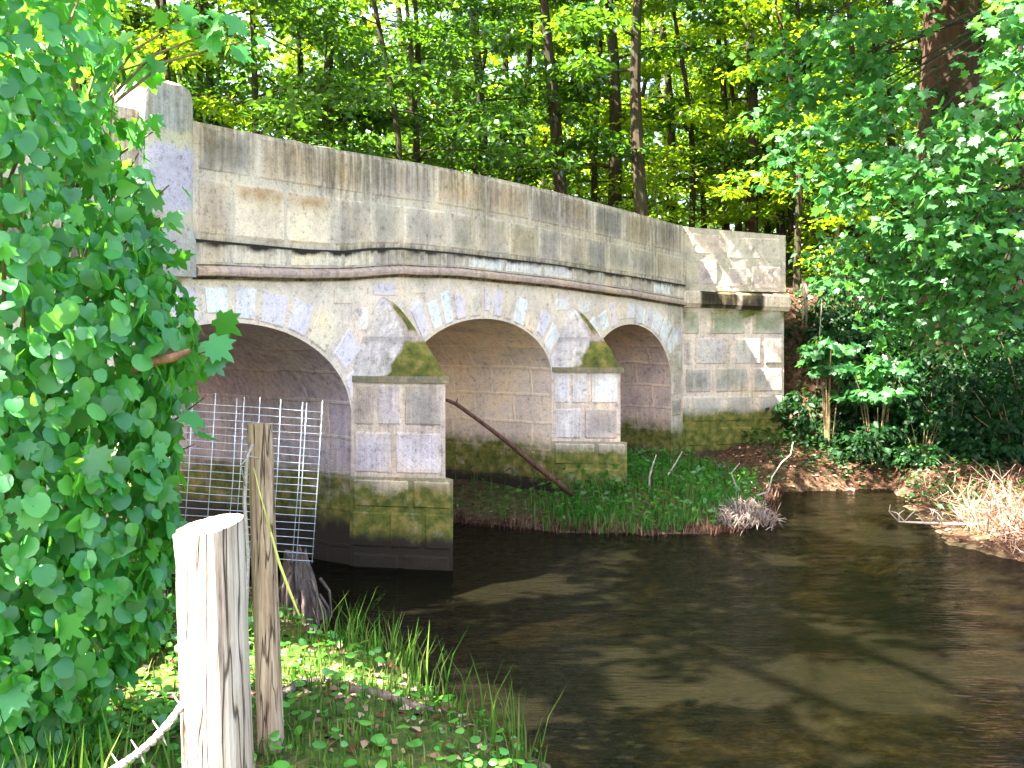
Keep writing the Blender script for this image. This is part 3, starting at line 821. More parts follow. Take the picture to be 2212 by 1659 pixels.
def leaves_mesh(name, C, T, N, S, tpl):
    """C centres (base of leaf), T tip directions, N normals, S sizes"""
    C = np.asarray(C, float); T = np.asarray(T, float); N = np.asarray(N, float); S = np.asarray(S, float)
    T = T / (np.linalg.norm(T, axis=1, keepdims=True) + 1e-9)
    N = N - T * np.sum(N * T, 1, keepdims=True); N = N / (np.linalg.norm(N, axis=1, keepdims=True) + 1e-9)
    B = np.cross(T, N)
    tv, tf = tpl
    V = C[:, None, :] + S[:, None, None] * (tv[None, :, 0:1] * B[:, None, :] + tv[None, :, 1:2] * T[:, None, :] + tv[None, :, 2:3] * N[:, None, :])
    k = len(tv)
    Fc = (np.arange(len(C))[:, None, None] * k + tf[None]).reshape(-1, 3)
    return mesh_np(name, V.reshape(-1, 3), Fc)
def leaves_multi(name, C, T, N, S, tpls, pick):
    vs, fs, off = [], [], 0
    for i, tp in enumerate(tpls):
        k = pick == i
        m_ = leaves_mesh('tmp_leaf', C[k], T[k], N[k], S[k], tp)
        v = np.zeros(len(m_.vertices) * 3, dtype=np.float32); m_.vertices.foreach_get('co', v)
        f = np.zeros(len(m_.loops), dtype=np.int32); m_.loops.foreach_get('vertex_index', f)
        vs.append(v.reshape(-1, 3)); fs.append(f.reshape(-1, 3) + off); off += len(m_.vertices)
        bpy.data.meshes.remove(m_)
    return mesh_np(name, np.concatenate(vs), np.concatenate(fs))
def rdir(n, rng): 
    v = rng.normal(size=(n, 3)); return v / np.linalg.norm(v, axis=1, keepdims=True)
def spray(rng, centre, n, rx, rz, size, droop=.25, tilt=.45):
    """a flat spray of leaves round a twig end"""
    q = rdir(n, rng) * (rng.random((n, 1)) ** .5)
    C = np.array(centre) + q * np.array([rx, rx, rz])
    T = np.stack([q[:, 0] + .5 * rng.normal(size=n), q[:, 1] + .5 * rng.normal(size=n), -droop + .25 * rng.normal(size=n)], 1)
    N = np.stack([tilt * rng.normal(size=n), tilt * rng.normal(size=n), np.ones(n)], 1)
    return C, T, N, size * rng.uniform(.65, 1.25, n)

class Leaves:
    def __init__(s): s.p = []
    def add(s, *a): s.p.append(a)
    def mesh(s, name, tpl): return leaves_mesh(name, *[np.concatenate([q[i] for q in s.p]) for i in range(4)], tpl)

# ------------------------------------------------------------------ trees
def make_tree(name, label, cat, group, seed, Ht, r0, base, spread, nlimb, ncl, nleaf, lsize, mat, bark, lean=0.0, tpl=LEAF_S, rise=.35, clr=.44):
    rng = np.random.default_rng(seed); rnd = random.Random(seed)
    root = empty(name, (0, 0, 0), label, cat, group)
    mb = MB(); lv = Leaves()
    n = 12; ph = rnd.uniform(0, 6)
    tr = [Vector((lean * Ht * (i / n) + .34 * math.sin(ph + i * .55) * (i / n), .3 * math.cos(ph * 2 + i * .5) * (i / n), -.3 + (Ht + .3) * i / n)) for i in range(n + 1)]
    mb.tube(tr, [r0 * (1.25 if i == 0 else 1) * (1 - .88 * i / n) + .008 for i in range(n + 1)], 9, wob=.12)
    for k in range(nlimb):
        t = base / Ht + (1 - base / Ht) * ((k + rnd.random()) / nlimb) ** 1.05
        i = min(n - 1, int(t * n)); p0 = tr[i].lerp(tr[i + 1], t * n - i)
        an = k * 2.4 + rnd.uniform(-.5, .5)
        ln = spread * (1.05 - .65 * (t - base / Ht) / (1 - base / Ht + 1e-6)) * rnd.uniform(.6, 1.15)
        up = rise * rnd.uniform(.3, 1.3)
        pts = []
        for j in range(6):
            q = j / 5
            pts.append(p0 + Vector((math.cos(an) * ln * q, math.sin(an) * ln * q, ln * (up * q - .32 * q * q))) + Vector((rnd.uniform(-.06, .06), rnd.uniform(-.06, .06), rnd.uniform(-.05, .05))) * j * .5)
        mb.tube(pts, [max(.006, r0 * .28 * (1 - t * .5) * (1 - .85 * j / 5)) for j in range(6)], 5, cap=False)
        for c in range(ncl):
            q = .3 + .7 * (c + rnd.random()) / ncl
            f = q * 5; j = min(4, int(f)); p = pts[j].lerp(pts[j + 1], f - j)
            off = Vector((rnd.uniform(-.4, .4), rnd.uniform(-.4, .4), rnd.uniform(-.2, .2))) * clr * 1.3
            e = p + off
            mb.tube([p, e], [.008, .004], 4, cap=False)
            lv.add(*spray(rng, e, nleaf, clr, clr * .34, lsize))
    obj('trunk', mb.build('trunk_tmp', None, None).data, bark, root)
    bpy.data.objects.remove(bpy.data.objects['trunk_tmp'])
    obj('crown', lv.mesh('crown', tpl), mat, root)
    return root

def dup(root, loc, rz=0, scale=1.0, label=None, group=None):
    r = root.copy(); COL.objects.link(r)
    r.location = loc; r.rotation_euler = (0, 0, rz); r.scale = (scale,) * 3
    if label: r['label'] = label
    if group: r['group'] = group
    for ch in root.children:
        c = ch.copy(); COL.objects.link(c); c.parent = r
    return r
def put(root, loc, rz, scale, label=None, group=None):
    root.location = loc; root.rotation_euler = (0, 0, rz); root.scale = (scale,) * 3
    if label: root['label'] = label
    if group: root['group'] = group
    return root
def gz(x, y): return float(H(np.array([x]), np.array([y]))[0])

G_WOOD = 'slender trees of the wood behind the bridge'
L_WOOD = 'slender dark-trunked tree standing in the wood beyond the parapet'
G_RW = 'slender trees of the wood on the right bank'
L_RW = 'slender dark-trunked tree standing in the shady wood right of the bridge end'
G_SAP = 'leafy saplings under the trees'
L_SAP = 'low bright green sapling growing between the trunks behind the bridge'
protos = []
for i, (Ht, r0, base, spr, nl, ncl, nlf, ls, mt) in enumerate([
        (10.5, .12, 3.0, 2.6, 16, 5, 50, .15, M_FOREST), (11.5, .15, 2.6, 2.9, 16, 5, 48, .16, M_FOREST2), (10, .09, 1.8, 2.4, 16, 5, 50, .14, M_FOREST2),
        (11, .11, 3.6, 2.4, 14, 5, 48, .15, M_FOREST2), (9.5, .08, 1.4, 2.6, 16, 5, 50, .15, M_FOREST)]):
    protos.append(make_tree('forest_tree', L_WOOD, 'tree', G_WOOD, 100 + i, Ht, r0, base, spr, nl, ncl, nlf, ls, mt, M_BARK, (.02, .05, -.05, .06, -.04)[i]))
saps = [make_tree('sapling', L_SAP, 'sapling', G_SAP, 200 + i, 3.6, .035, .5, 1.3, 16, 6, 30, .12, (M_FOREST, M_FOREST2)[i], M_STEM, .03) for i in range(2)]
used = {}
def plant(pr, X, Y, rz, sc_, label=None, group=None, dz=0):
    loc = (X, Y, gz(X, Y) - .05 + dz)
    if pr.name not in used:
        used[pr.name] = 1; return put(pr, loc, rz, sc_, label, group)
    return dup(pr, loc, rz, sc_, label, group)
# the trunks one can tell apart above the parapet
for x, Y, p, s_ in ((1215, 20, 1, 1.05), (1330, 21, 1, 1.1), (1400, 19, 3, 1.25), (1440, 25, 0, 1.1), (1492, 22, 4, 1.0), (1130, 23, 0, 1.1), (1050, 20, 3, 1.1), (950, 22, 1, 1.0), (860, 19, 2, 1.1),
                    (735, 17.5, 1, .95), (640, 19, 0, 1.0), (520, 17, 2, 1.05), (415, 18, 1, .95), (290, 15.5, 2, 1.1), (130, 15, 1, .9), (1565, 24, 2, 1.1), (1625, 21.5, 1, 1.0), (1690, 26, 0, 1.0)):
    r = x > 1500
    plant(protos[p], (x - 1106) / F * Y, Y, random.uniform(0, 6), s_, L_RW if r else L_WOOD, G_RW if r else G_WOOD)
for x, Y, p, s_ in ((1722, 19.5, 4, .9), (1755, 21, 2, .9), (1792, 24, 4, 1.0), (1832, 20.5, 2, .95), (1890, 24, 0, 1.1), (1960, 21, 3, 1.0), (2090, 23, 1, 1.0), (2160, 19, 2, 1.1), (2230, 21, 0, 1.1)):
    plant(protos[p], (x - 1106) / F * Y, Y, random.uniform(0, 6), s_, L_RW, G_RW)
haz = [make_tree('leafy_tree', 'low branching leafy tree spreading just behind the bridge parapet', 'tree', 'leafy trees just behind the bridge', 150 + i, 8.5, .09, 2.2, 3.2, 22, 6, 48, .13, (M_FOREST2, M_FOREST)[i], M_BARK, .03, rise=.25) for i in range(2)]
for x, Y, p, s_ in ((820, 15.5, 0, 1.0), (560, 14.2, 0, 1.0), (330, 13.6, 1, 1.0), (700, 20, 1, 1.1), (150, 13.0, 0, 1.0), (1300, 27, 1, 1.2), (60, 17, 1, 1.1), (1600, 27, 1, 1.1), (900, 17.5, 0, 1.05), (1060, 22, 0, 1.15), (420, 16.5, 0, 1.1)):
    plant(haz[p], (x - 1106) / F * Y, Y, random.uniform(0, 6), s_, 'low branching leafy tree standing in the wood right of the bridge end' if x > 1500 else None, 'leafy trees right of the bridge end' if x > 1500 else None)
for x, Y, p, s_ in ((1170, 26, 4, 1.1), (1260, 28, 2, 1.2), (1290, 23, 4, 1.05), (1370, 27, 4, 1.2), (1460, 29, 2, 1.2), (1520, 27, 4, 1.1), (1590, 25, 4, 1.0), (1660, 28, 2, 1.1), (1705, 23, 4, .95), (1810, 28, 4, 1.1)):
    plant(protos[p], (x - 1106) / F * Y, Y, random.uniform(0, 6), s_, L_RW if x > 1500 else L_WOOD, G_RW if x > 1500 else G_WOOD)
# the wood that closes the view
k = 0
while k < 34:
    Y = random.uniform(24, 52); X = random.uniform(-.62, .62) * Y
    s_, w_ = sw(X, Y)
    if w_ < 6 and s_ < 12: continue
    x = 1106 + X / Y * F
    plant(random.choice(protos), X, Y, random.uniform(0, 6), random.uniform(.9, 1.35), L_RW if x > 1500 else L_WOOD, G_RW if x > 1500 else G_WOOD); k += 1
for k in range(46):
    Y = random.uniform(18, 40); X = random.uniform(-.5, .52) * Y
    s_, w_ = sw(X, Y)
    if w_ < 5.5 and s_ < 12: continue
    plant(random.choice(saps), X, Y, random.uniform(0, 6), random.uniform(.8, 1.5))

# a far wood that reads as one mass
rng = np.random.default_rng(5)
lv = Leaves()
for k in range(1000):
    a = rng.uniform(-.80, .80); R = rng.uniform(56, 78)
    X, Y = R * math.sin(a), R * math.cos(a)
    z = gz(X, Y) + rng.uniform(-.5, 18)
    lv.add(*spray(rng, (X, Y, z), 46, 2.6, 1.7, .75, .2, .6))
o = obj('far_wood', lv.mesh('far_wood', LEAF_S), M_FOREST2)
tag(o, 'dense green far edge of the wood behind all the trunks', 'wood', kind='stuff')

# the massive trunk at the upper right
rng = np.random.default_rng(77)
BX, BY = (2040 - 1106) / F * 17, 17.0
big = empty('old_tree', (BX, BY, gz(BX, BY)), 'massive brown furrowed tree trunk wrapped in ivy at the upper right', 'tree')
mb = MB(); pts = [(BX + .02 * i, BY, gz(BX, BY) - .4 + 1.15 * i) for i in range(14)]
mb.tube(pts, [.62 - .024 * i + (.25 if i == 0 else 0) for i in range(14)], 18, wob=.22)
for i, (an, zz, ln) in enumerate(((.4, 9, 4), (2.6, 10, 4.5), (4.4, 11, 4), (5.4, 8.3, 3.5), (1.6, 12, 4))):
    mb.tube([(BX + math.cos(an) * ln * q, BY + math.sin(an) * ln * q, zz + 1.6 * q) for q in (0, .3, .6, 1)], [.22, .15, .09, .03], 7, cap=False)
mb.build('trunk', M_BARK2, big, big.location, smooth=True)
lv = Leaves()
for k in range(230):
    an = rng.uniform(0, 6.28); rr = rng.uniform(.8, 4.2); zz = rng.uniform(8.5, 15)
    lv.add(*spray(rng, (BX + rr * math.cos(an), BY + rr * math.sin(an), zz), 34, .7, .25, .15))
o = obj('crown', None, None) if False else obj('crown', leaves_mesh('crown', *[np.concatenate([q[i] for q in lv.p]) - (np.array(big.location) if i == 0 else 0) for i in range(4)], LEAF_S), M_FOREST2, big)
lv = Leaves()
for k in range(34):
    an = rng.uniform(-2.6, -.3); zz = rng.uniform(2.5, 6.2) if k < 26 else rng.uniform(6.2, 8)
    lv.add(*spray(rng, (BX + .62 * math.cos(an), BY + .62 * math.sin(an), zz), 26, .26, .35, .11, .6, .9))
obj('ivy', leaves_mesh('ivy', *[np.concatenate([q[i] for q in lv.p]) - (np.array(big.location) if i == 0 else 0) for i in range(4)], LEAF_S), M_UNDER, big)

# ------------------------------------------------------------------ shrubs
def shrub(name, label, cat, X, Y, rx, ry, hz, n, lsize, mat, tpl, seed, group=None, z0=None, hang=.5, zmin=.04):
    rng = np.random.default_rng(seed); rnd = random.Random(seed)
    g = gz(X, Y) if z0 is None else z0
    root = empty(name, (X, Y, g), label, cat, group)
    mb = MB(); lv = Leaves()
    for k in range(9):
        an = rnd.uniform(0, 6.28); q = rnd.uniform(.3, .8)
        e = Vector((math.cos(an) * rx * q, math.sin(an) * ry * q, hz * rnd.uniform(.5, 1.0) * math.sqrt(max(.1, 1 - q * q * .6))))
        b = Vector((e.x * .15, e.y * .15, -.1)); m_ = b.lerp(e, .55) + Vector((0, 0, hz * .15))
        mb.tube([b, m_, e], [.012, .008, .003], 5, cap=False)
    ncl = max(10, n // 22)
    for k in range(ncl):
        d = rdir(1, rng)[0]; d[2] = abs(d[2]); q = rng.uniform(.45, 1.0)
        c = (d[0] * rx * q, d[1] * ry * q, zmin * hz + d[2] * hz * q * (.96 - zmin) * (1 if rng.random() < .7 else .4))
        C, T, N, S = spray(rng, c, 22, .30 * max(.6, rx), .14 * max(.6, rx), lsize, hang, .6)
        C[:, 2] = np.maximum(C[:, 2], .03)
        lv.add(C, T, N + np.array([d[0], d[1], 0]) * .7, S)
    mb2 = MB(); mb2.v, mb2.f, mb2.t, mb2.w, mb2.uv = mb.v, mb.f, mb.t, mb.w, mb.uv
    me = mb.build('stems', M_STEM, root, (0, 0, 0))
    obj('foliage', lv.mesh('foliage', tpl), mat, root)
    return root
def sh_px(x, y, Y): return (x - 1106) / F * Y
G_BK = 'dark shrubs on the right bank'
L_BK = 'dark green shrub in deep shade on the bank right of the abutment'
for i, (x, Y, rx, hz, n) in enumerate(((1805, 16.4, 1.1, 1.6, 2000), (1900, 15.9, 1.3, 2.0, 2600), (2010, 15.4, 1.3, 1.9, 2600), (2130, 14.8, 1.3, 2.2, 2600), (2240, 14.2, 1.3, 2.2, 2200), (1850, 17.4, 1.4, 2.6, 2600),
                                       (1990, 17.6, 1.5, 3.2, 3000), (2130, 17.0, 1.5, 3.3, 3000), (2270, 16.0, 1.5, 3.2, 2600), (1765, 15.6, .7, .7, 700), (1850, 15.3, .8, .8, 900), (1930, 14.6, .8, .9, 1200), (2060, 14.2, .9, 1.0, 1300), (2190, 13.6, .9, 1.1, 1300))):
    shrub('bank_shrub', L_BK, 'shrub', (x - 1106) / F * Y, Y, rx, rx * .8, hz, n, .12, M_UNDER, LEAF_S, 300 + i, G_BK)
shrub('pale_shrub', 'pale-leaved little shrub catching the sun low on the right bank', 'shrub', (1990 - 1106) / F * 13.9, 13.9, .45, .35, .75, 420, .08, M_MAPLE, LEAF_S, 330)
shrub('maple_seedling', 'small maple bush with bright lit leaves beside the abutment', 'shrub', (1895 - 1106) / F * 14.6, 14.6, .5, .4, 1.85, 420, .13, M_MAPLE, LEAF_M, 331, zmin=.5)
shrub('maple_seedling', 'low maple bush hanging over the dark gap at the abutment foot', 'shrub', (1790 - 1106) / F * 15.0, 15.0, .45, .4, 1.95, 360, .13, M_MAPLE, LEAF_M, 332, zmin=.62)

# the maple whose branches hang in from the right
rng = np.random.default_rng(91); rnd = random.Random(91)
TX, TY = 6.6, 11.8
mp = empty('maple_tree', (TX, TY, gz(TX, TY)), 'maple tree reaching in from the right with big lobed blue-green leaves', 'tree')
mb = MB(); lv = Leaves()
g0 = gz(TX, TY)
mb.tube([(TX + .1 * math.sin(i), TY, g0 - .3 + .9 * i) for i in range(10)], [.17 - .011 * i for i in range(10)], 9, wob=.1)
def bough(z0, ends, r=.026, nl=40, rx=.42, ls=.105, qs=(.55, .7, .82, .92, 1.0)):
    for (x, y, Y) in ends:
        e = Vector(px(x, y, Y)); b = Vector((TX, TY, z0))
        m1 = b.lerp(e, .35) + Vector((0, 0, .35)); m2 = b.lerp(e, .72) + Vector((0, 0, .28))
        pts = [b, m1, m2, e]; mb.tube(pts, [r, r * .7, r * .4, .006], 6, cap=False)
        for c in range(5):
            q = qs[c]; f = q * 3; j = min(2, int(f)); p = pts[j].lerp(pts[j + 1], f - j)
            p = p + Vector((rnd.uniform(-.22, .22), rnd.uniform(-.22, .22), rnd.uniform(-.12, .12)))
            lv.add(*spray(rng, p, nl // 2 + 4, rx, rx * .35, ls, .45, .55))
bough(5.2, [(2030, 345, 10.2), (1960, 400, 10.4), (2080, 420, 10.0), (1905, 470, 10.6), (1990, 510, 10.3), (2090, 520, 10.2), (1880, 400, 11.0), (2140, 360, 10.0)], nl=44)
bough(6.0, [(1830, 330, 11.6), (1750, 300, 12.2), (1880, 260, 11.4), (1690, 360, 12.6), (1780, 420, 12.2), (1840, 480, 12), (1640, 260, 12.8), (1720, 210, 12.5), (1850, 170, 11.8)], nl=40, qs=(.84, .88, .92, .96, 1.0))
bough(7.0, [(2205, 220, 9.4), (2190, 130, 9.6), (2215, 60, 9.4), (1880, 80, 11.4), (1780, 110, 12.0), (2230, 300, 9.3), (1650, 140, 12.6)], nl=40, qs=(.86, .9, .93, .97, 1.0))
bough(4.2, [(1860, 600, 12.4), (2000, 590, 11.8), (2060, 540, 11.4), (2100, 700, 11.4), (1990, 700, 12), (1930, 640, 12.2), (1800, 640, 13.0), (1960, 560, 12.0), (1900, 700, 12.6), (2040, 640, 11.6), (2160, 600, 11), (1790, 560, 13.2)], nl=44, ls=.10)
bough(3.6, [(1960, 720, 12.6), (2040, 740, 12.2), (2090, 640, 12.0), (2150, 740, 11.6), (2020, 660, 12.8), (1880, 760, 13.2), (2110, 560, 11.2), (1960, 640, 13)], nl=48, ls=.10)
for k in range(250):  # unseen overhead sprays, added to shade the bank, boughs and abutment
    p = Vector((rng.uniform(2.4, 8.8), rng.uniform(11.2, 16.0), rng.uniform(8.2, 9.6))) if k < 150 else Vector((rng.uniform(-.3, 1.5), rng.uniform(13.2, 14.7), rng.uniform(8.3, 8.9))) if k >= 235 else Vector((rng.uniform(.9, 4.2), rng.uniform(8.6, 11.8), rng.uniform(8.4, 9.6)))
    if k % 6 == 0: mb.tube([Vector((TX, TY, g0 + 6.5)), Vector((TX, TY, g0 + 6.5)).lerp(p, .5) + Vector((0, 0, .5)), p], [.05, .03, .008], 5, cap=False)
    lv.add(*spray(rng, p, 34, .55, .2, .17, .3, .5))
mb.build('trunk', M_BARK, mp, mp.location)
obj('crown', leaves_mesh('crown', *[np.concatenate([q[i] for q in lv.p]) - (np.array(mp.location) if i == 0 else 0) for i in range(4)], LEAF_M), M_MAPLE, mp)

# ------------------------------------------------------------------ left: vine covered bush
rng = np.random.default_rng(21); rnd = random.Random(21)
edge = interp([(-300, 250), (0, 300), (100, 330), (250, 318), (350, 345), (420, 365), (500, 380), (600, 402), (700, 440), (800, 452), (900, 436), (1000, 425), (1100, 402), (1200, 392), (1300, 362), (1400, 325), (1480, 275), (1600, 200)])
BCX, BCY = -2.35, 3.85
bush = empty('vine_bush', (BCX, BCY, gz(BCX, BCY)), 'tall bush draped in round green vine leaves filling the left side', 'bush')
lv = Leaves(); C = []; T = []; N = []; S = []
for k in range(11500):
    z = rng.uniform(gz(BCX, BCY) + .05, 4.15) if rng.random() < .8 else rng.uniform(.45, 2.4)
    y_px = 729 - (z - E) * F / 3.75
    xe = (edge(y_px) - 50 - 45 * ss_(680, 520, y_px) - 40 * ss_(500, 420, y_px) - 1106) / F * 3.75
    rx = xe - BCX; ry = .74
    th = rng.uniform(-math.pi * 1.08, math.pi * .22)
    lump = 1 + .10 * nz(th * 1.6, z * 1.9, 3) + .06 * nz(th * 4, z * 4.2, 9)
    q = lump * (1 - .55 * rng.random() ** 1.8)
    c = np.array([BCX + rx * q * math.cos(th), BCY + ry * q * math.sin(th), z])
    if z > 2.7 and rng.random() < .42 * (z - 2.7): continue
    nrm = np.array([math.cos(th), math.sin(th) * 1.2, .42]) + .55 * rng.normal(size=3)
    C.append(c); N.append(nrm); T.append(np.array([.35 * math.cos(th), .35 * math.sin(th), -1.0]) + .45 * rng.normal(size=3)); S.append(rng.uniform(.040, .082))
pk = rng.choice(4, len(C), p=[.34, .30, .24, .12]); S = np.array(S) * np.where(pk == 3, 1.35, 1.0)
me = leaves_multi('foliage', np.array(C) - np.array(bush.location), np.array(T), np.array(N), S, [LEAF_R, LEAF_R2, LEAF_H, LEAF_M], pk)
obj('foliage', me, M_BUSH, bush)
mb = MB()
for k in range(26):
    th = rnd.uniform(-2.8, .3); x0 = BCX + rnd.uniform(-.5, .5); y0 = BCY + rnd.uniform(-.3, .3)
    q = rnd.uniform(.4, .95)
    e = (BCX + .95 * q * math.cos(th), BCY + .8 * q * math.sin(th), rnd.uniform(1.6, 4.3))
    mb.tube([(x0, y0, gz(x0, y0) - .05), ((x0 + e[0]) / 2 + rnd.uniform(-.1, .1), (y0 + e[1]) / 2, e[2] * .5 + .2), (e[0], e[1], e[2])], [.014, .010, .004], 5, cap=False)
mb.build('stems', M_STEM, bush, bush.location)

# maple sapling leaning out in front of the pillar
rng = np.random.default_rng(33); rnd = random.Random(33)
SX, SY = -1.95, 4.35
sap = empty('maple_sapling', (SX, SY, gz(SX, SY)), 'maple sapling holding lobed leaves out in front of the stone pillar', 'sapling')
mb = MB(); lv = Leaves(); g0 = gz(SX, SY)
st = [Vector((SX + .05 * math.sin(i * 1.3), SY, g0 - .1 + .45 * i)) for i in range(9)]
mb.tube(st, [.022 - .0018 * i for i in range(9)], 6)
for (x, y, Y, nl) in ((330, 285, 4.2, 6), (300, 330, 4.3, 6), (365, 400, 4.2, 5), (345, 470, 4.2, 8), (380, 520, 4.1, 7), (300, 440, 4.3, 8), (260, 380, 4.3, 8), (420, 690, 4.0, 4), (445, 760, 3.9, 4), (400, 800, 4.0, 5), (330, 560, 4.2, 8), (385, 610, 4.0, 4),
                      (200, 320, 4.4, 9), (230, 250, 4.4, 8), (150, 420, 4.4, 8), (540, 85, 4.6, 5), (480, 60, 4.6, 5), (400, 40, 4.5, 8), (250, 100, 4.4, 10), (330, 130, 4.5, 7), (120, 180, 4.4, 10), (440, 860, 3.9, 3), (420, 960, 3.9, 4), (60, 280, 4.3, 10), (170, 40, 4.4, 10)):
    e = Vector(px(x, y, Y)); zb = max(g0 + .3, min(g0 + 3.5, e.z - .35)); i = int((zb - g0 + .1) / .45); b = st[min(8, max(0, i))]
    mb.tube([b, b.lerp(e, .5) + Vector((0, 0, .10)), e], [.010, .007, .003], 5, cap=False)
    lv.add(*spray(rng, e + Vector((-.04, 0, 0)), nl, .12, .09, .105, .7, .9))
mb.build('stem', M_STEM, sap, sap.location)
obj('leaves', leaves_mesh('leaves', *[np.concatenate([q[i] for q in lv.p]) - (np.array(sap.location) if i == 0 else 0) for i in range(4)], LEAF_M), M_BUSH, sap)

# shade tree on the near left bank: its crown hangs over the bush and the stream, above the picture
def canopy(name, label, X, Y, Ht, r0, cl, n, ls, seed, holes=()):
    rng = np.random.default_rng(seed)
    g = gz(X, Y)
    root = empty(name, (X, Y, g), label, 'tree')
    mb = MB(); lv = Leaves()
    mb.tube([(X + .08 * math.sin(i), Y + .05 * i, g - .3 + Ht * i / 9) for i in range(10)], [r0 * (1 - .085 * i) for i in range(10)], 9, wob=.1)
    limbs = []
    for i in range(12):
        e = Vector(cl[(i * 17 + 5) % len(cl)]); b = Vector((X, Y, g + Ht * (.45 + .045 * i)))
        m1 = b.lerp(e, .5) + Vector((0, 0, .3)); limbs += [m1, e, b.lerp(e, .75) + Vector((0, 0, .2))]
        mb.tube([b, m1, e], [r0 * .4, r0 * .25, .03], 6, cap=False)
    for c in cl:
        c = Vector(c); a = min(limbs, key=lambda q: (q - c).length)
        mb.tube([a, a.lerp(c, .5) + Vector((0, 0, .1)), c], [.02, .014, .005], 4, cap=False)
        for q in range(2):
            p = c + Vector((rng.uniform(-.2, .2), rng.uniform(-.2, .2), rng.uniform(-.15, .15)))
            lv.add(*spray(rng, p, n, .42, .16, ls, .25, .45))
    mb.build('trunk', M_BARK, root, root.location)
    A4 = [np.concatenate([q[i] for q in lv.p]) for i in range(4)]
    dz = A4[0][:, 2] - 8; u = A4[0][:, 0] + dz * .705; v = A4[0][:, 1] + dz * .336     # where its shadow line crosses z = 8
    keep = np.ones(len(u), bool)
    for a, b, r in holes: keep &= np.hypot(u - a, (v - b) * (1 + .3 * np.sin(u * 9))) > r * 1.25
    A4 = [q[keep] for q in A4]
    obj('crown', leaves_mesh('crown', A4[0] - np.array(root.location), A4[1], A4[2], A4[3], LEAF_S), M_FOREST2, root)
rngc = np.random.default_rng(88)
HOLES = [(-3.93, 3.52, .40), (-3.35, 3.6, .30), (-2.99, 3.69, .34), (-2.5, 3.8, .28), (-4.82, 3.28, .24), (-4.6, 3.3, .2), (-5.16, 2.66, .24), (-4.8, 2.6, .2), (-3.05, 6.84, .2), (-1.24, 10.06, .5), (-1.94, 8.8, .4), (-1.7, 8.0, .4),
         (-1.9, 5.0, .26), (-1.47, 5.66, .26), (-3.3, 3.06, .16), (-2.2, 4.4, .18), (-1.1, 4.9, .25), (0.0, 8.2, .7), (-6.2, 2.4, .4), (-5.7, 2.9, .35), (-6.6, 1.6, .4), (-6.0, 5.9, .40), (-5.6, 6.05, .40), (-6.1, 1.65, .3), (-4.9, 1.9, .25), (-5.4, 1.5, .3), (-6.6, 3.0, .25), (-6.9, 2.2, .3)]  # gaps cut into the crown along the sun to place light patches below
cl_ = []
for gx_ in np.arange(-8.2, -.2, .55):
    for gy_ in np.arange(.2 if gx_ > -4.3 else .6, 12.9, .55):
        if gy_ < .6 and gx_ < -3.4: continue
        if gy_ > 10.4 and (gx_ < -4.5 or rngc.random() < .25): continue
        if gy_ < 2.6 and gx_ < -4.3 and rngc.random() < .92: continue
        cl_.append((gx_ + rngc.uniform(-.2, .2), gy_ + rngc.uniform(-.2, .2), 8 + rngc.uniform(-.7, .7)))
canopy('shade_tree', 'shade tree on the near left bank with a wide crown hanging over the water', -6.4, 4.6, 9, .2, cl_, 60, .17, 410, HOLES)

# ------------------------------------------------------------------ fence posts and wires
def post(name, label, top, bot, r, mat, slant, seed, group):
    rnd = random.Random(seed)
    root_loc = (bot[0], bot[1], bot[2])
    mb = MB(); n = 28; m_ = 34
    T_, B_ = Vector(top), Vector(bot)
    rings = []
    cr = [rnd.uniform(0, 6.28) for _ in range(5)]
    for i in range(m_ + 1):
        q = i / m_; c = B_.lerp(T_, q); ring = []
        for k in range(n):
            an = 2 * math.pi * k / n
            rr = r * (1.06 - .07 * q) * (1 + .05 * nz(math.cos(an) * 1.5 + seed, math.sin(an) * 1.5, q * 2.2) + .02 * nz(math.cos(an) * 5, math.sin(an) * 5, q * 9))
            for j, a in enumerate(cr):
                dd = abs((an - a - .25 * math.sin(q * 3 + j) + math.pi) % (2 * math.pi) - math.pi)
                if dd < .14 and (q > .25 + .12 * j): rr -= r * .24 * (1 - dd / .14)
            z = 0
            if i == m_: z = slant[0] * math.cos(an) * r + slant[1] * math.sin(an) * r
            elif i == m_ - 1: z = (slant[0] * math.cos(an) + slant[1] * math.sin(an)) * r * .9
            ring.append(mb.vert((c.x + rr * math.cos(an), c.y + rr * math.sin(an), c.z + z), (.5, .5, .5), (0, 0, 0)))
        rings.append(ring)
    for i in range(m_):
        for k in range(n): mb.f.append((rings[i][k], rings[i][(k + 1) % n], rings[i + 1][(k + 1) % n], rings[i + 1][k]))
    ct = mb.vert((T_.x, T_.y, T_.z)); inner = [mb.vert(Vector(mb.v[v]).lerp(T_, .15) + Vector((0, 0, .004))) for v in rings[-1]]
    for k in range(n):
        mb.f.append((rings[-1][k], rings[-1][(k + 1) % n], inner[(k + 1) % n], inner[k])); mb.f.append((inner[k], inner[(k + 1) % n], ct))
    o = mb.build(name, mat, None, root_loc)
    return tag(o, label, 'fence post', group)
G_P = 'wooden fence posts on the near bank'
zt = px(449, 1136, 2.0)
post('fence_post', 'thick pale sunlit fence post with a slanted sawn top, nearest in front', (zt[0], 2.0, zt[2]), (zt[0] + .055, 1.99, .42), .0695, M_POST, (.20, .12), 3, G_P)
z2 = px(561, 918, 4.1)
post('fence_post', 'thin split weathered post standing before the wire mesh', (z2[0], 4.1, z2[2]), (z2[0] + .065, 4.05, .3), .0515, M_POST2, (.05, -.2), 8, G_P)

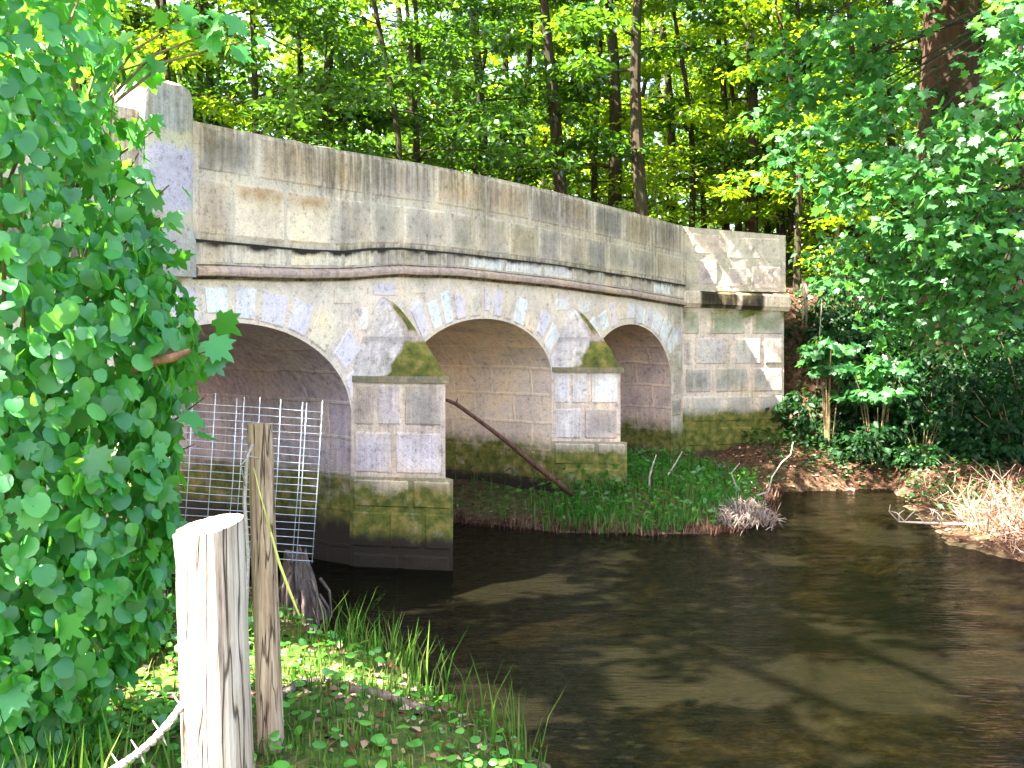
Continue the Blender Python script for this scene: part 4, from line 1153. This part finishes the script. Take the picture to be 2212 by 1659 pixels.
def wire(name, label, cat, paths, r, mat, n=6, group=None):
    mb = MB()
    for pts, rr in paths: mb.tube(pts, rr if hasattr(rr, '__len__') else r * rr, n, wob=.25 if name == 'root' else 0)
    b = paths[0][0][0]
    return tag(mb.build(name, mat, None, tuple(b), smooth=True), label, cat, group)
# barbed wire slung from the front post down to the left
P0 = Vector((-.60, 2.0, E - .64)); P1 = Vector(px(235, 1670, 1.85)); paths = []
for ph in (0, math.pi):
    pts = []
    for i in range(70):
        q = i / 69; c = P0.lerp(P1, q) + Vector((0, 0, -.035 * math.sin(math.pi * q)))
        a = q * 46 + ph
        pts.append(c + Vector((math.cos(a) * .0045, math.sin(a) * .0045, math.sin(a) * .002)))
    paths.append((pts, 1.0))
for q in (.12, .32, .52, .72, .9):
    c = P0.lerp(P1, q) + Vector((0, 0, -.035 * math.sin(math.pi * q)))
    for d in ((.022, .004, .018), (-.02, .01, .02), (.014, -.008, -.022)): paths.append(([c, c + Vector(d)], [.0028, .0008]))
wire('barbed_wire', 'twisted grey barbed wire sagging from the pale front post to lower left', 'wire', paths, .0055, M_RUST, 6)

# wire mesh panel hung across the first arch
Zm = 7.35
def mpt(x, y): return px(x, y, Zm + (x - 540) * .0009)
paths = []
vx = [375, 418, 467, 513, 529, 563, 608, 655, 664, 698]
top = lambda x: 851 + (x - 375) * .068
for i, x in enumerate(vx):
    ln = 350 + (x - 375) * -.02
    paths.append(([mpt(x - 1, top(x) - 2 + random.uniform(-6, 2)), mpt(x - 11 + random.uniform(-1.5, 1.5), top(x) + ln * .5), mpt(x - 24, top(x) + ln)], 1.15))
for j in range(21):
    y = 17 + j * 16.1
    pts = []
    for x in np.linspace(372, 700, 12):
        xx = x - 24 * (y / 345)
        pts.append(mpt(xx, top(x) + y + .5 * math.sin(x * .03 + j)))
    paths.append((pts, .85))
wire('wire_mesh', 'leaning galvanised wire mesh panel set across the mouth of the left arch', 'wire mesh', paths, .0028, M_WIRE, 5)

# branch leaning from the island to the pier
pts = [px(960, 862, 10.2), px(985, 872, 10.35), px(1040, 912, 10.6), px(1100, 958, 10.9), px(1150, 1000, 11.2), px(1195, 1035, 11.45), px(1235, 1068, 11.7)]
wire('fallen_branch', 'long thin red-brown branch leaning from the grassy island to the first pier', 'branch',
     [(pts, [.016, .022, .022, .026, .030, .033, .036]), ([pts[4], Vector(pts[4]) + Vector((-.02, 0, .14))], [.012, .005]), ([pts[1], Vector(pts[1]) + Vector((.02, 0, .06))], [.010, .004]), ([pts[5], Vector(pts[5]) + Vector((.2, -.05, .02))], [.012, .004])], .02, M_BRANCH, 7)
# bleached sticks standing in the island
for lab, pl in (('short bleached stick poking up from the island grass, brightest of the sticks', [(1403, 1030, 11.9), (1410, 1005, 11.9), (1418, 982, 11.9)]),
                ('grey slanting stick standing just right of the brightest stick on the island', [(1440, 1030, 12.1), (1458, 1003, 12.1), (1474, 975, 12.1)]),
                ('long curved bare branch at the right tip of the grassy island', [(1630, 1072, 12.6), (1660, 1062, 12.6), (1668, 1030, 12.6), (1688, 1000, 12.6), (1708, 982, 12.6), (1713, 955, 12.6)]),
                ('thin pale stick on the island below the abutment stones', [(1590, 1050, 12.6), (1580, 1022, 12.6), (1598, 1000, 12.6)]),
                ('slim white stick leaning on the lit bank right of the abutment', [(1766, 780, 15.9), (1772, 700, 15.9), (1777, 628, 15.9)])):
    P = [px(*q) for q in pl]; g = gz(P[0][0], P[0][1])
    P = [(P[0][0], P[0][1], min(P[0][2], g) - .05)] + P
    wire('dry_stick', lab, 'stick', [(P, list(np.linspace(.016, .005, len(P))))], .015, M_TWIG, 6)
# short stake on the lit bank
a = px(1738, 735, 16.4)
wire('wooden_stake', 'short upright wooden stake on the red lit bank behind the abutment', 'stake', [([(a[0], a[1], gz(a[0], a[1]) - .2), (a[0], a[1], E + .95)], [.05, .045])], .05, M_POST2, 8)

# root stump at the corner of the near bank
rng = np.random.default_rng(61); rnd = random.Random(61)
c = px(648, 1285, 7.55); mb = MB()
R = []
for i in range(13):
    q = i / 12; row = []
    for k in range(26):
        an = 2 * math.pi * k / 26
        rr = .135 * (1.15 - .55 * q ** 1.6) * (1 + .30 * nz(math.cos(an) * 2.2, math.sin(an) * 2.2, q * 1.5) + .12 * math.sin(an * 9 + 2 * q))
        row.append(mb.vert((c[0] + rr * math.cos(an) - .03 * q, c[1] + rr * math.sin(an), -.08 + .58 * q + (.10 * nz(math.cos(an) * 3, math.sin(an) * 3, 5) if i == 12 else 0))))
    R.append(row)
for i in range(12):
    for k in range(26): mb.f.append((R[i][k], R[i][(k + 1) % 26], R[i + 1][(k + 1) % 26], R[i + 1][k]))
mb.f.append(tuple(R[-1]))
for k in range(14):
    an = rnd.uniform(-3.0, .6); r_ = .15
    p = Vector((c[0] + r_ * math.cos(an), c[1] + r_ * math.sin(an), rnd.uniform(.1, .4)))
    mb.tube([p, p + Vector((.07 * math.cos(an), .07 * math.sin(an), -.1)), p + Vector((.09 * math.cos(an), .09 * math.sin(an), -.3))], [.014, .011, .004], 5)
tag(mb.build('root_stump', M_STUMP, None, (c[0], c[1], 0)), 'ragged grey root stump at the water edge below the wire mesh', 'stump')

# dead vine and straw hanging on the thin post
pts = [px(545, 960, 4.0), px(534, 985, 4.0), px(528, 1080, 3.98), px(536, 1200, 3.98), px(532, 1330, 3.98), px(538, 1450, 3.98)]
wire('dead_vine', 'grey dead vine trailing down the left side of the thin post', 'vine', [(pts, [.006, .008, .009, .009, .008, .006]), ([px(530, 1050, 3.95), px(520, 1005, 3.9), px(538, 985, 3.92), px(560, 990, 3.95)], [.003] * 4)], .006, M_RUST, 5)
M_STRAW = plain_mat('straw', (.35, .36, .06), (.55, .5, .14), 20)
wire('straw_stem', 'bent yellow-green straw hanging out from the thin post over the water', 'stem', [([px(585, 1150, 4.0), px(603, 1215, 3.98), px(625, 1275, 3.96), px(647, 1330, 3.95)], [.005, .006, .006, .004]), ([px(585, 1150, 4.0), px(560, 1060, 3.98), px(548, 1010, 3.98)], [.005, .003, .002])], .005, M_STRAW, 5)
M_BARKSTRIP = bark_mat('bark_strip', (.10, .055, .045), (.34, .22, .18), 20)
wire('broken_branch', 'stub of orange-brown broken branch poking out of the vine bush towards the left arch', 'branch', [([px(290, 800, 3.64), px(340, 778, 3.62), px(375, 772, 3.61), px(410, 757, 3.6)], [.018, .019, .017, .010])], .02, M_BRANCH2, 7)
# roots along the near shore
for lab, pl in (('dark root lying along the near bank right of the thin post', [(598, 1405, 4.6), (640, 1440, 4.8), (700, 1470, 5.0), (750, 1500, 4.95)]), ('pinkish bark strip lying on the near bank by the water', [(755, 1545, 4.75), (820, 1560, 4.8), (880, 1585, 4.75), (935, 1605, 4.75)])):
    P = []
    for x, y, Y in pl:
        X = (x - 1106) / F * Y; P.append((X, Y, gz(X, Y) + .015))
    wire('root', lab, 'root', [(P, [.022, .026, .022, .010])], .02, M_STUMP if 'dark' in lab else M_BARKSTRIP, 6)

# ------------------------------------------------------------------ dry brush on the right bank
M_BRUSH = island_mat('dry_brush', [(.04, .018, .012), (.12, .055, .035), (.25, .14, .095), (.48, .34, .26)])
def brush(label, X, Y, rx, ry, hz, n, seed):
    rnd = random.Random(seed); mb = MB(); g = gz(X, Y)
    for k in range(n):
        a = rnd.uniform(0, 6.28); q = rnd.random() ** .5
        x0, y0 = X + rx * q * math.cos(a), Y + ry * q * math.sin(a)
        b = Vector((x0, y0, max(-.05, gz(x0, y0)) - .03)); dr = Vector((rnd.uniform(-1, 1), rnd.uniform(-1, .6), rnd.uniform(.3, 1.8))).normalized() * hz * rnd.uniform(.35, 1.1)
        m_ = b + dr * .5 + Vector((rnd.uniform(-.08, .08), rnd.uniform(-.08, .08), rnd.uniform(0, .1))); e = b + dr + Vector((rnd.uniform(-.15, .15), 0, -.12 * rnd.random()))
        mb.tube([b, m_, e], [.0042, .0038, .0016], 4, cap=False)
        if rnd.random() < .5: mb.tube([m_, m_ + Vector((rnd.uniform(-.15, .15), rnd.uniform(-.1, .1), rnd.uniform(-.05, .15)))], [.005, .002], 4, cap=False)
    return tag(mb.build('dry_brush', M_BRUSH, None, (X, Y, g)), label, 'brush', 'heaps of dry brush on the right bank')
brush('tall tangle of pinkish dry brush at the right edge of the water', 5.7, 10.8, .8, .95, .62, 620, 1)
brush('low dry brush lying over the water edge at far right', 5.25, 9.8, .4, .6, .26, 300, 2)
brush('sparse pale brush on the sunlit spit behind the tall tangle', 5.75, 12.7, .6, .6, .36, 130, 3)
rnd = random.Random(44); paths = []
base = [px(1940, 1092, 11.3), px(1975, 1112, 11.2), px(2010, 1132, 11.1), px(2060, 1140, 11.0), px(2120, 1150, 10.9)]
base = [(a, b, .05 + .01 * i) for i, (a, b, c) in enumerate(base)]
paths.append((base, [.008, .012, .016, .018, .02]))
for i in range(14):
    q = rnd.uniform(0, 3.9); j = int(q); p = Vector(base[j]).lerp(Vector(base[j + 1]), q - j)
    m_ = p + Vector((rnd.uniform(-.14, .06), rnd.uniform(-.08, .08), rnd.uniform(.05, .12))); e = m_ + Vector((rnd.uniform(-.10, .06), rnd.uniform(-.05, .05), rnd.uniform(.02, .16)))
    paths.append(([p, m_, e], [.008, .006, .003]))
wire('dry_branch', 'bleached forked branch lying in the shallow water by the brush', 'branch', paths, .01, M_TWIG, 5)
# brush heap at the tip of the island
mb = MB(); rnd = random.Random(9)
for k in range(520):
    a = rnd.uniform(0, 6.28); q = rnd.random() ** .6; x0, y0 = 2.62 + .34 * q * math.cos(a), 11.15 + .30 * q * math.sin(a)
    z0 = .02 + .26 * math.sqrt(max(0, 1 - q * q)); d = Vector((rnd.uniform(-1, 1), rnd.uniform(-1, 1), rnd.uniform(-.6, .5))).normalized() * rnd.uniform(.06, .20)
    mb.tube([(x0, y0, z0 * .5), (x0 + d.x * .5, y0 + d.y * .5, z0 + d.z * .3), (x0 + d.x, y0 + d.y, max(.0, z0 + d.z))], [.0035, .004, .0015], 4, cap=False)
tag(mb.build('twig_heap', island_mat('grey_twigs', [(.05, .035, .03), (.16, .12, .10), (.34, .28, .25)]), None, (2.62, 11.15, 0)), 'small grey heap of flood twigs at the front tip of the island', 'twig heap')

# ------------------------------------------------------------------ grass, ground ivy, litter
def blades(name, pts, hmin, hmax, wid, mat, seed, lean=.45):
    rng = np.random.default_rng(seed)
    P = np.array(pts); n = len(P)
    h = rng.uniform(hmin, hmax, n); a = rng.uniform(0, 6.28, n); l = rng.uniform(.1, lean, n) * h
    dirx, diry = np.cos(a), np.sin(a); px_, py_ = -diry, dirx; w = wid * rng.uniform(.6, 1.3, n)
    V = np.zeros((n, 5, 3))
    V[:, 0] = P + np.stack([px_ * w, py_ * w, 0 * w], 1); V[:, 1] = P - np.stack([px_ * w, py_ * w, 0 * w], 1)
    mid = P + np.stack([dirx * l * .35, diry * l * .35, h * .6], 1)
    V[:, 2] = mid + np.stack([px_ * w * .8, py_ * w * .8, 0 * w], 1); V[:, 3] = mid - np.stack([px_ * w * .8, py_ * w * .8, 0 * w], 1)
    V[:, 4] = P + np.stack([dirx * l, diry * l, h], 1)
    b = np.arange(n)[:, None] * 5
    Fc = np.concatenate([b + np.array([[0, 1, 3]]), b + np.array([[0, 3, 2]]), b + np.array([[2, 3, 4]])], 1).reshape(-1, 3)
    return obj(name, mesh_np(name, V.reshape(-1, 3), Fc), mat)
M_GRASS = island_mat('grass_blades', [(.03, .10, .012), (.06, .17, .018), (.12, .22, .03), (.26, .26, .09)], tr=.4)
M_GRASS2 = island_mat('island_grass', [(.02, .09, .015), (.04, .16, .02), (.07, .22, .03), (.20, .14, .08)], tr=.35)
rng = np.random.default_rng(3)
def scatter(n, x0, x1, y0, y1, dens, dmin=.02):
    X = rng.uniform(x0, x1, n); Y = rng.uniform(y0, y1, n); d = sdist(X, Y)
    keep = (d > dmin) & (rng.random(n) < dens(X, Y, d)); X, Y = X[keep], Y[keep]
    return np.stack([X, Y, H(X, Y) - .01], 1)
cl = lambda X, Y: .5 + .5 * wav(X, Y, 3.7, .3)
g = scatter(60000, -4, 1.2, 2.2, 8.2, lambda X, Y, d: (.10 + .6 * cl(X, Y)) * np.clip(1.25 - d * .25, .25, 1))
tag(blades('grass', g, .03, .10, .004, M_GRASS, 1), 'short bright grass on the near bank by the posts', 'grass', kind='stuff')
pts = []
for (x, y, Y, n, r) in ((760, 1470, 6.2, 40, .22), (840, 1470, 6.05, 50, .16), (800, 1490, 5.9, 40, .22), (885, 1500, 5.75, 24, .15), (1000, 1600, 5.1, 34, .25), (60, 1420, 3.6, 120, .35), (150, 1450, 3.4, 90, .3), (1080, 1640, 4.85, 50, .2)):
    X0, Y0 = (x - 1106) / F * Y, Y
    q = rng.normal(size=(n, 2)) * r * .6; X = X0 + q[:, 0]; YY = Y0 + q[:, 1]; pts.append(np.stack([X, YY, np.maximum(H(X, YY), -.05) - .02], 1))
tag(blades('grass', np.concatenate(pts), .16, .42, .005, M_GRASS, 2, .6), 'long tufts of grass leaning over the near shore', 'grass', kind='stuff')
g = scatter(30000, -.9, 3.8, 10.6, 14.4, lambda X, Y, d: .02 + .80 * cl(X, Y) * ss_(.1, .9, X) * ss_(3.5, 2.6, X), .0)
tag(blades('grass', g, .05, .22, .008, M_GRASS2, 4), 'rank green grass and weeds covering the small island before the arches', 'grass', kind='stuff')
M_ROOTS = island_mat('root_fringe', [(.03, .012, .010), (.09, .035, .028), (.22, .13, .09)])
e = []
for a, b in zip(WP[13:21], WP[14:22]):
    n = int(np.linalg.norm(b - a) * 190); t = rng.random((n, 1)); q = a + (b - a) * t + rng.normal(size=(n, 2)) * .06; e.append(q)
e = np.concatenate(e); e = e[e[:, 0] > -1.2]
tag(blades('reed_fringe', np.stack([e[:, 0], e[:, 1], np.maximum(H(e[:, 0], e[:, 1]), -.03) - .03], 1), .05, .20, .006, M_ROOTS, 6, .7), 'brown fringe of roots and dead reed along the island edge', 'reeds', kind='stuff')
# broad-leaved weeds on the island and the right bank
M_WEED = leaf_mat('weed_leaves', (.012, .06, .008), (.03, .13, .016), (.07, .20, .025), (.15, .42, .03), .4, .03)
for lab, box_, dn, smax in (('broad-leaved green weeds among the grass of the island', (-.4, 3.4, 10.8, 14.0), lambda X, Y, d: .6 * cl(X + 1, Y) * ss_(0, .8, X) + .05, .11),
                            ('dark weeds and nettles straggling over the right bank', (3.6, 9, 11, 17), lambda X, Y, d: .95 * np.clip(wav(X, Y, 2.3, 1.2) + .6, 0, 1), .12)):
    g = scatter(9000, *box_, dn, .05); n = len(g); g[:, 2] += rng.uniform(.02, .26, n)
    tag(obj('weeds', leaves_mesh('weeds', g, np.stack([rng.normal(size=n), rng.normal(size=n), .1 + .4 * rng.normal(size=n)], 1), np.stack([.6 * rng.normal(size=n), .6 * rng.normal(size=n), np.ones(n)], 1), rng.uniform(.04, smax, n), LEAF_S), M_WEED if 'island' in lab else M_UNDER2), lab, 'weeds', kind='stuff')
# ground ivy
g = scatter(42000, -3.6, .7, 2.3, 7.0, lambda X, Y, d: .05 + .55 * np.clip(wav(X, Y, 2.9, 2.2), 0, 1) * np.clip(d * 1.5, 0, 1))
n = len(g); g[:, 2] += rng.uniform(.02, .10, n)
M_GIVY = leaf_mat('ground_ivy', (.03, .17, .015), (.06, .28, .02), (.14, .40, .03), (.35, .65, .05), .4, .08)
tag(obj('ground_ivy', leaves_mesh('ground_ivy', g, np.stack([rng.normal(size=n), rng.normal(size=n), -.2 + 0 * g[:, 0]], 1), np.stack([.35 * rng.normal(size=n), .35 * rng.normal(size=n), np.ones(n)], 1), rng.uniform(.022, .060, n), LEAF_R2), M_GIVY),
    'bright rounded ivy leaves creeping over the near ground', 'ground ivy', kind='stuff')
# dead leaves
g1 = scatter(12000, -3.8, 1.0, 2.2, 7.6, lambda X, Y, d: .30 + 0 * X)
g2 = scatter(5200, 3.4, 9, 13, 20, lambda X, Y, d: .6 + 0 * X)
g3 = scatter(2600, -.8, 4, 10.8, 15.2, lambda X, Y, d: .25 + 0 * X)
g4 = scatter(3500, 4.3, 7.5, 8.0, 14.5, lambda X, Y, d: .8 + 0 * X)
g = np.concatenate([g1, g2, g3, g4]); n = len(g); g[:, 2] += .02
tag(obj('leaf_litter', leaves_mesh('leaf_litter', g, np.stack([rng.normal(size=n), rng.normal(size=n), .15 * rng.normal(size=n)], 1), np.stack([.4 * rng.normal(size=n), .4 * rng.normal(size=n), np.ones(n)], 1), rng.uniform(.03, .085, n), LEAF_S),
    island_mat('dead_leaves', [(.05, .022, .014), (.14, .065, .04), (.30, .17, .11), (.48, .34, .26)])), 'brown and pinkish dead leaves littering the banks', 'leaf litter', kind='stuff')

# ------------------------------------------------------------------ light, sky, camera
EL = math.radians(52); hx, hy = -.903, -.43
az_ = math.atan2(hx, hy)
d = Vector((hx * math.cos(EL), hy * math.cos(EL), math.sin(EL)))
sun = bpy.data.lights.new('sun', 'SUN'); sun.energy = 5.0; sun.angle = math.radians(.53); sun.color = (1.0, .94, .84)
so = bpy.data.objects.new('sun', sun); COL.objects.link(so)
so.rotation_euler = d.to_track_quat('Z', 'Y').to_euler(); so.location = (-10, -5, 20)
w = bpy.data.worlds.new('World'); sc.world = w; w.use_nodes = True
nt = w.node_tree; nt.nodes.clear()
sky = nt.nodes.new('ShaderNodeTexSky'); sky.sky_type = 'NISHITA'; sky.sun_disc = False
sky.sun_elevation = EL; sky.sun_rotation = az_; sky.air_density = 1.0; sky.dust_density = 4.0; sky.ozone_density = .3
bg = nt.nodes.new('ShaderNodeBackground'); bg.inputs['Strength'].default_value = .082
wo = nt.nodes.new('ShaderNodeOutputWorld')
nt.links.new(sky.outputs[0], bg.inputs[0]); nt.links.new(bg.outputs[0], wo.inputs[0])
cam = bpy.data.cameras.new('camera'); cam.sensor_width = 36; cam.lens = 36 * F / 2212; cam.shift_y = -(829.5 - 729) / 2212
cam.clip_start = .05; cam.clip_end = 1000
cam_o = bpy.data.objects.new('camera', cam); COL.objects.link(cam_o)
cam_o.location = (0, 0, E); cam_o.rotation_euler = (math.radians(90), 0, 0)
sc.camera = cam_o
sc.view_settings.view_transform = 'Standard'; sc.view_settings.look = 'None'
sc.view_settings.exposure = 3.85; sc.view_settings.gamma = 1.0; sc.view_settings.use_curve_mapping = False
sc.cycles.max_bounces = 8; sc.cycles.diffuse_bounces = 4; sc.cycles.transmission_bounces = 4; sc.cycles.transparent_max_bounces = 8
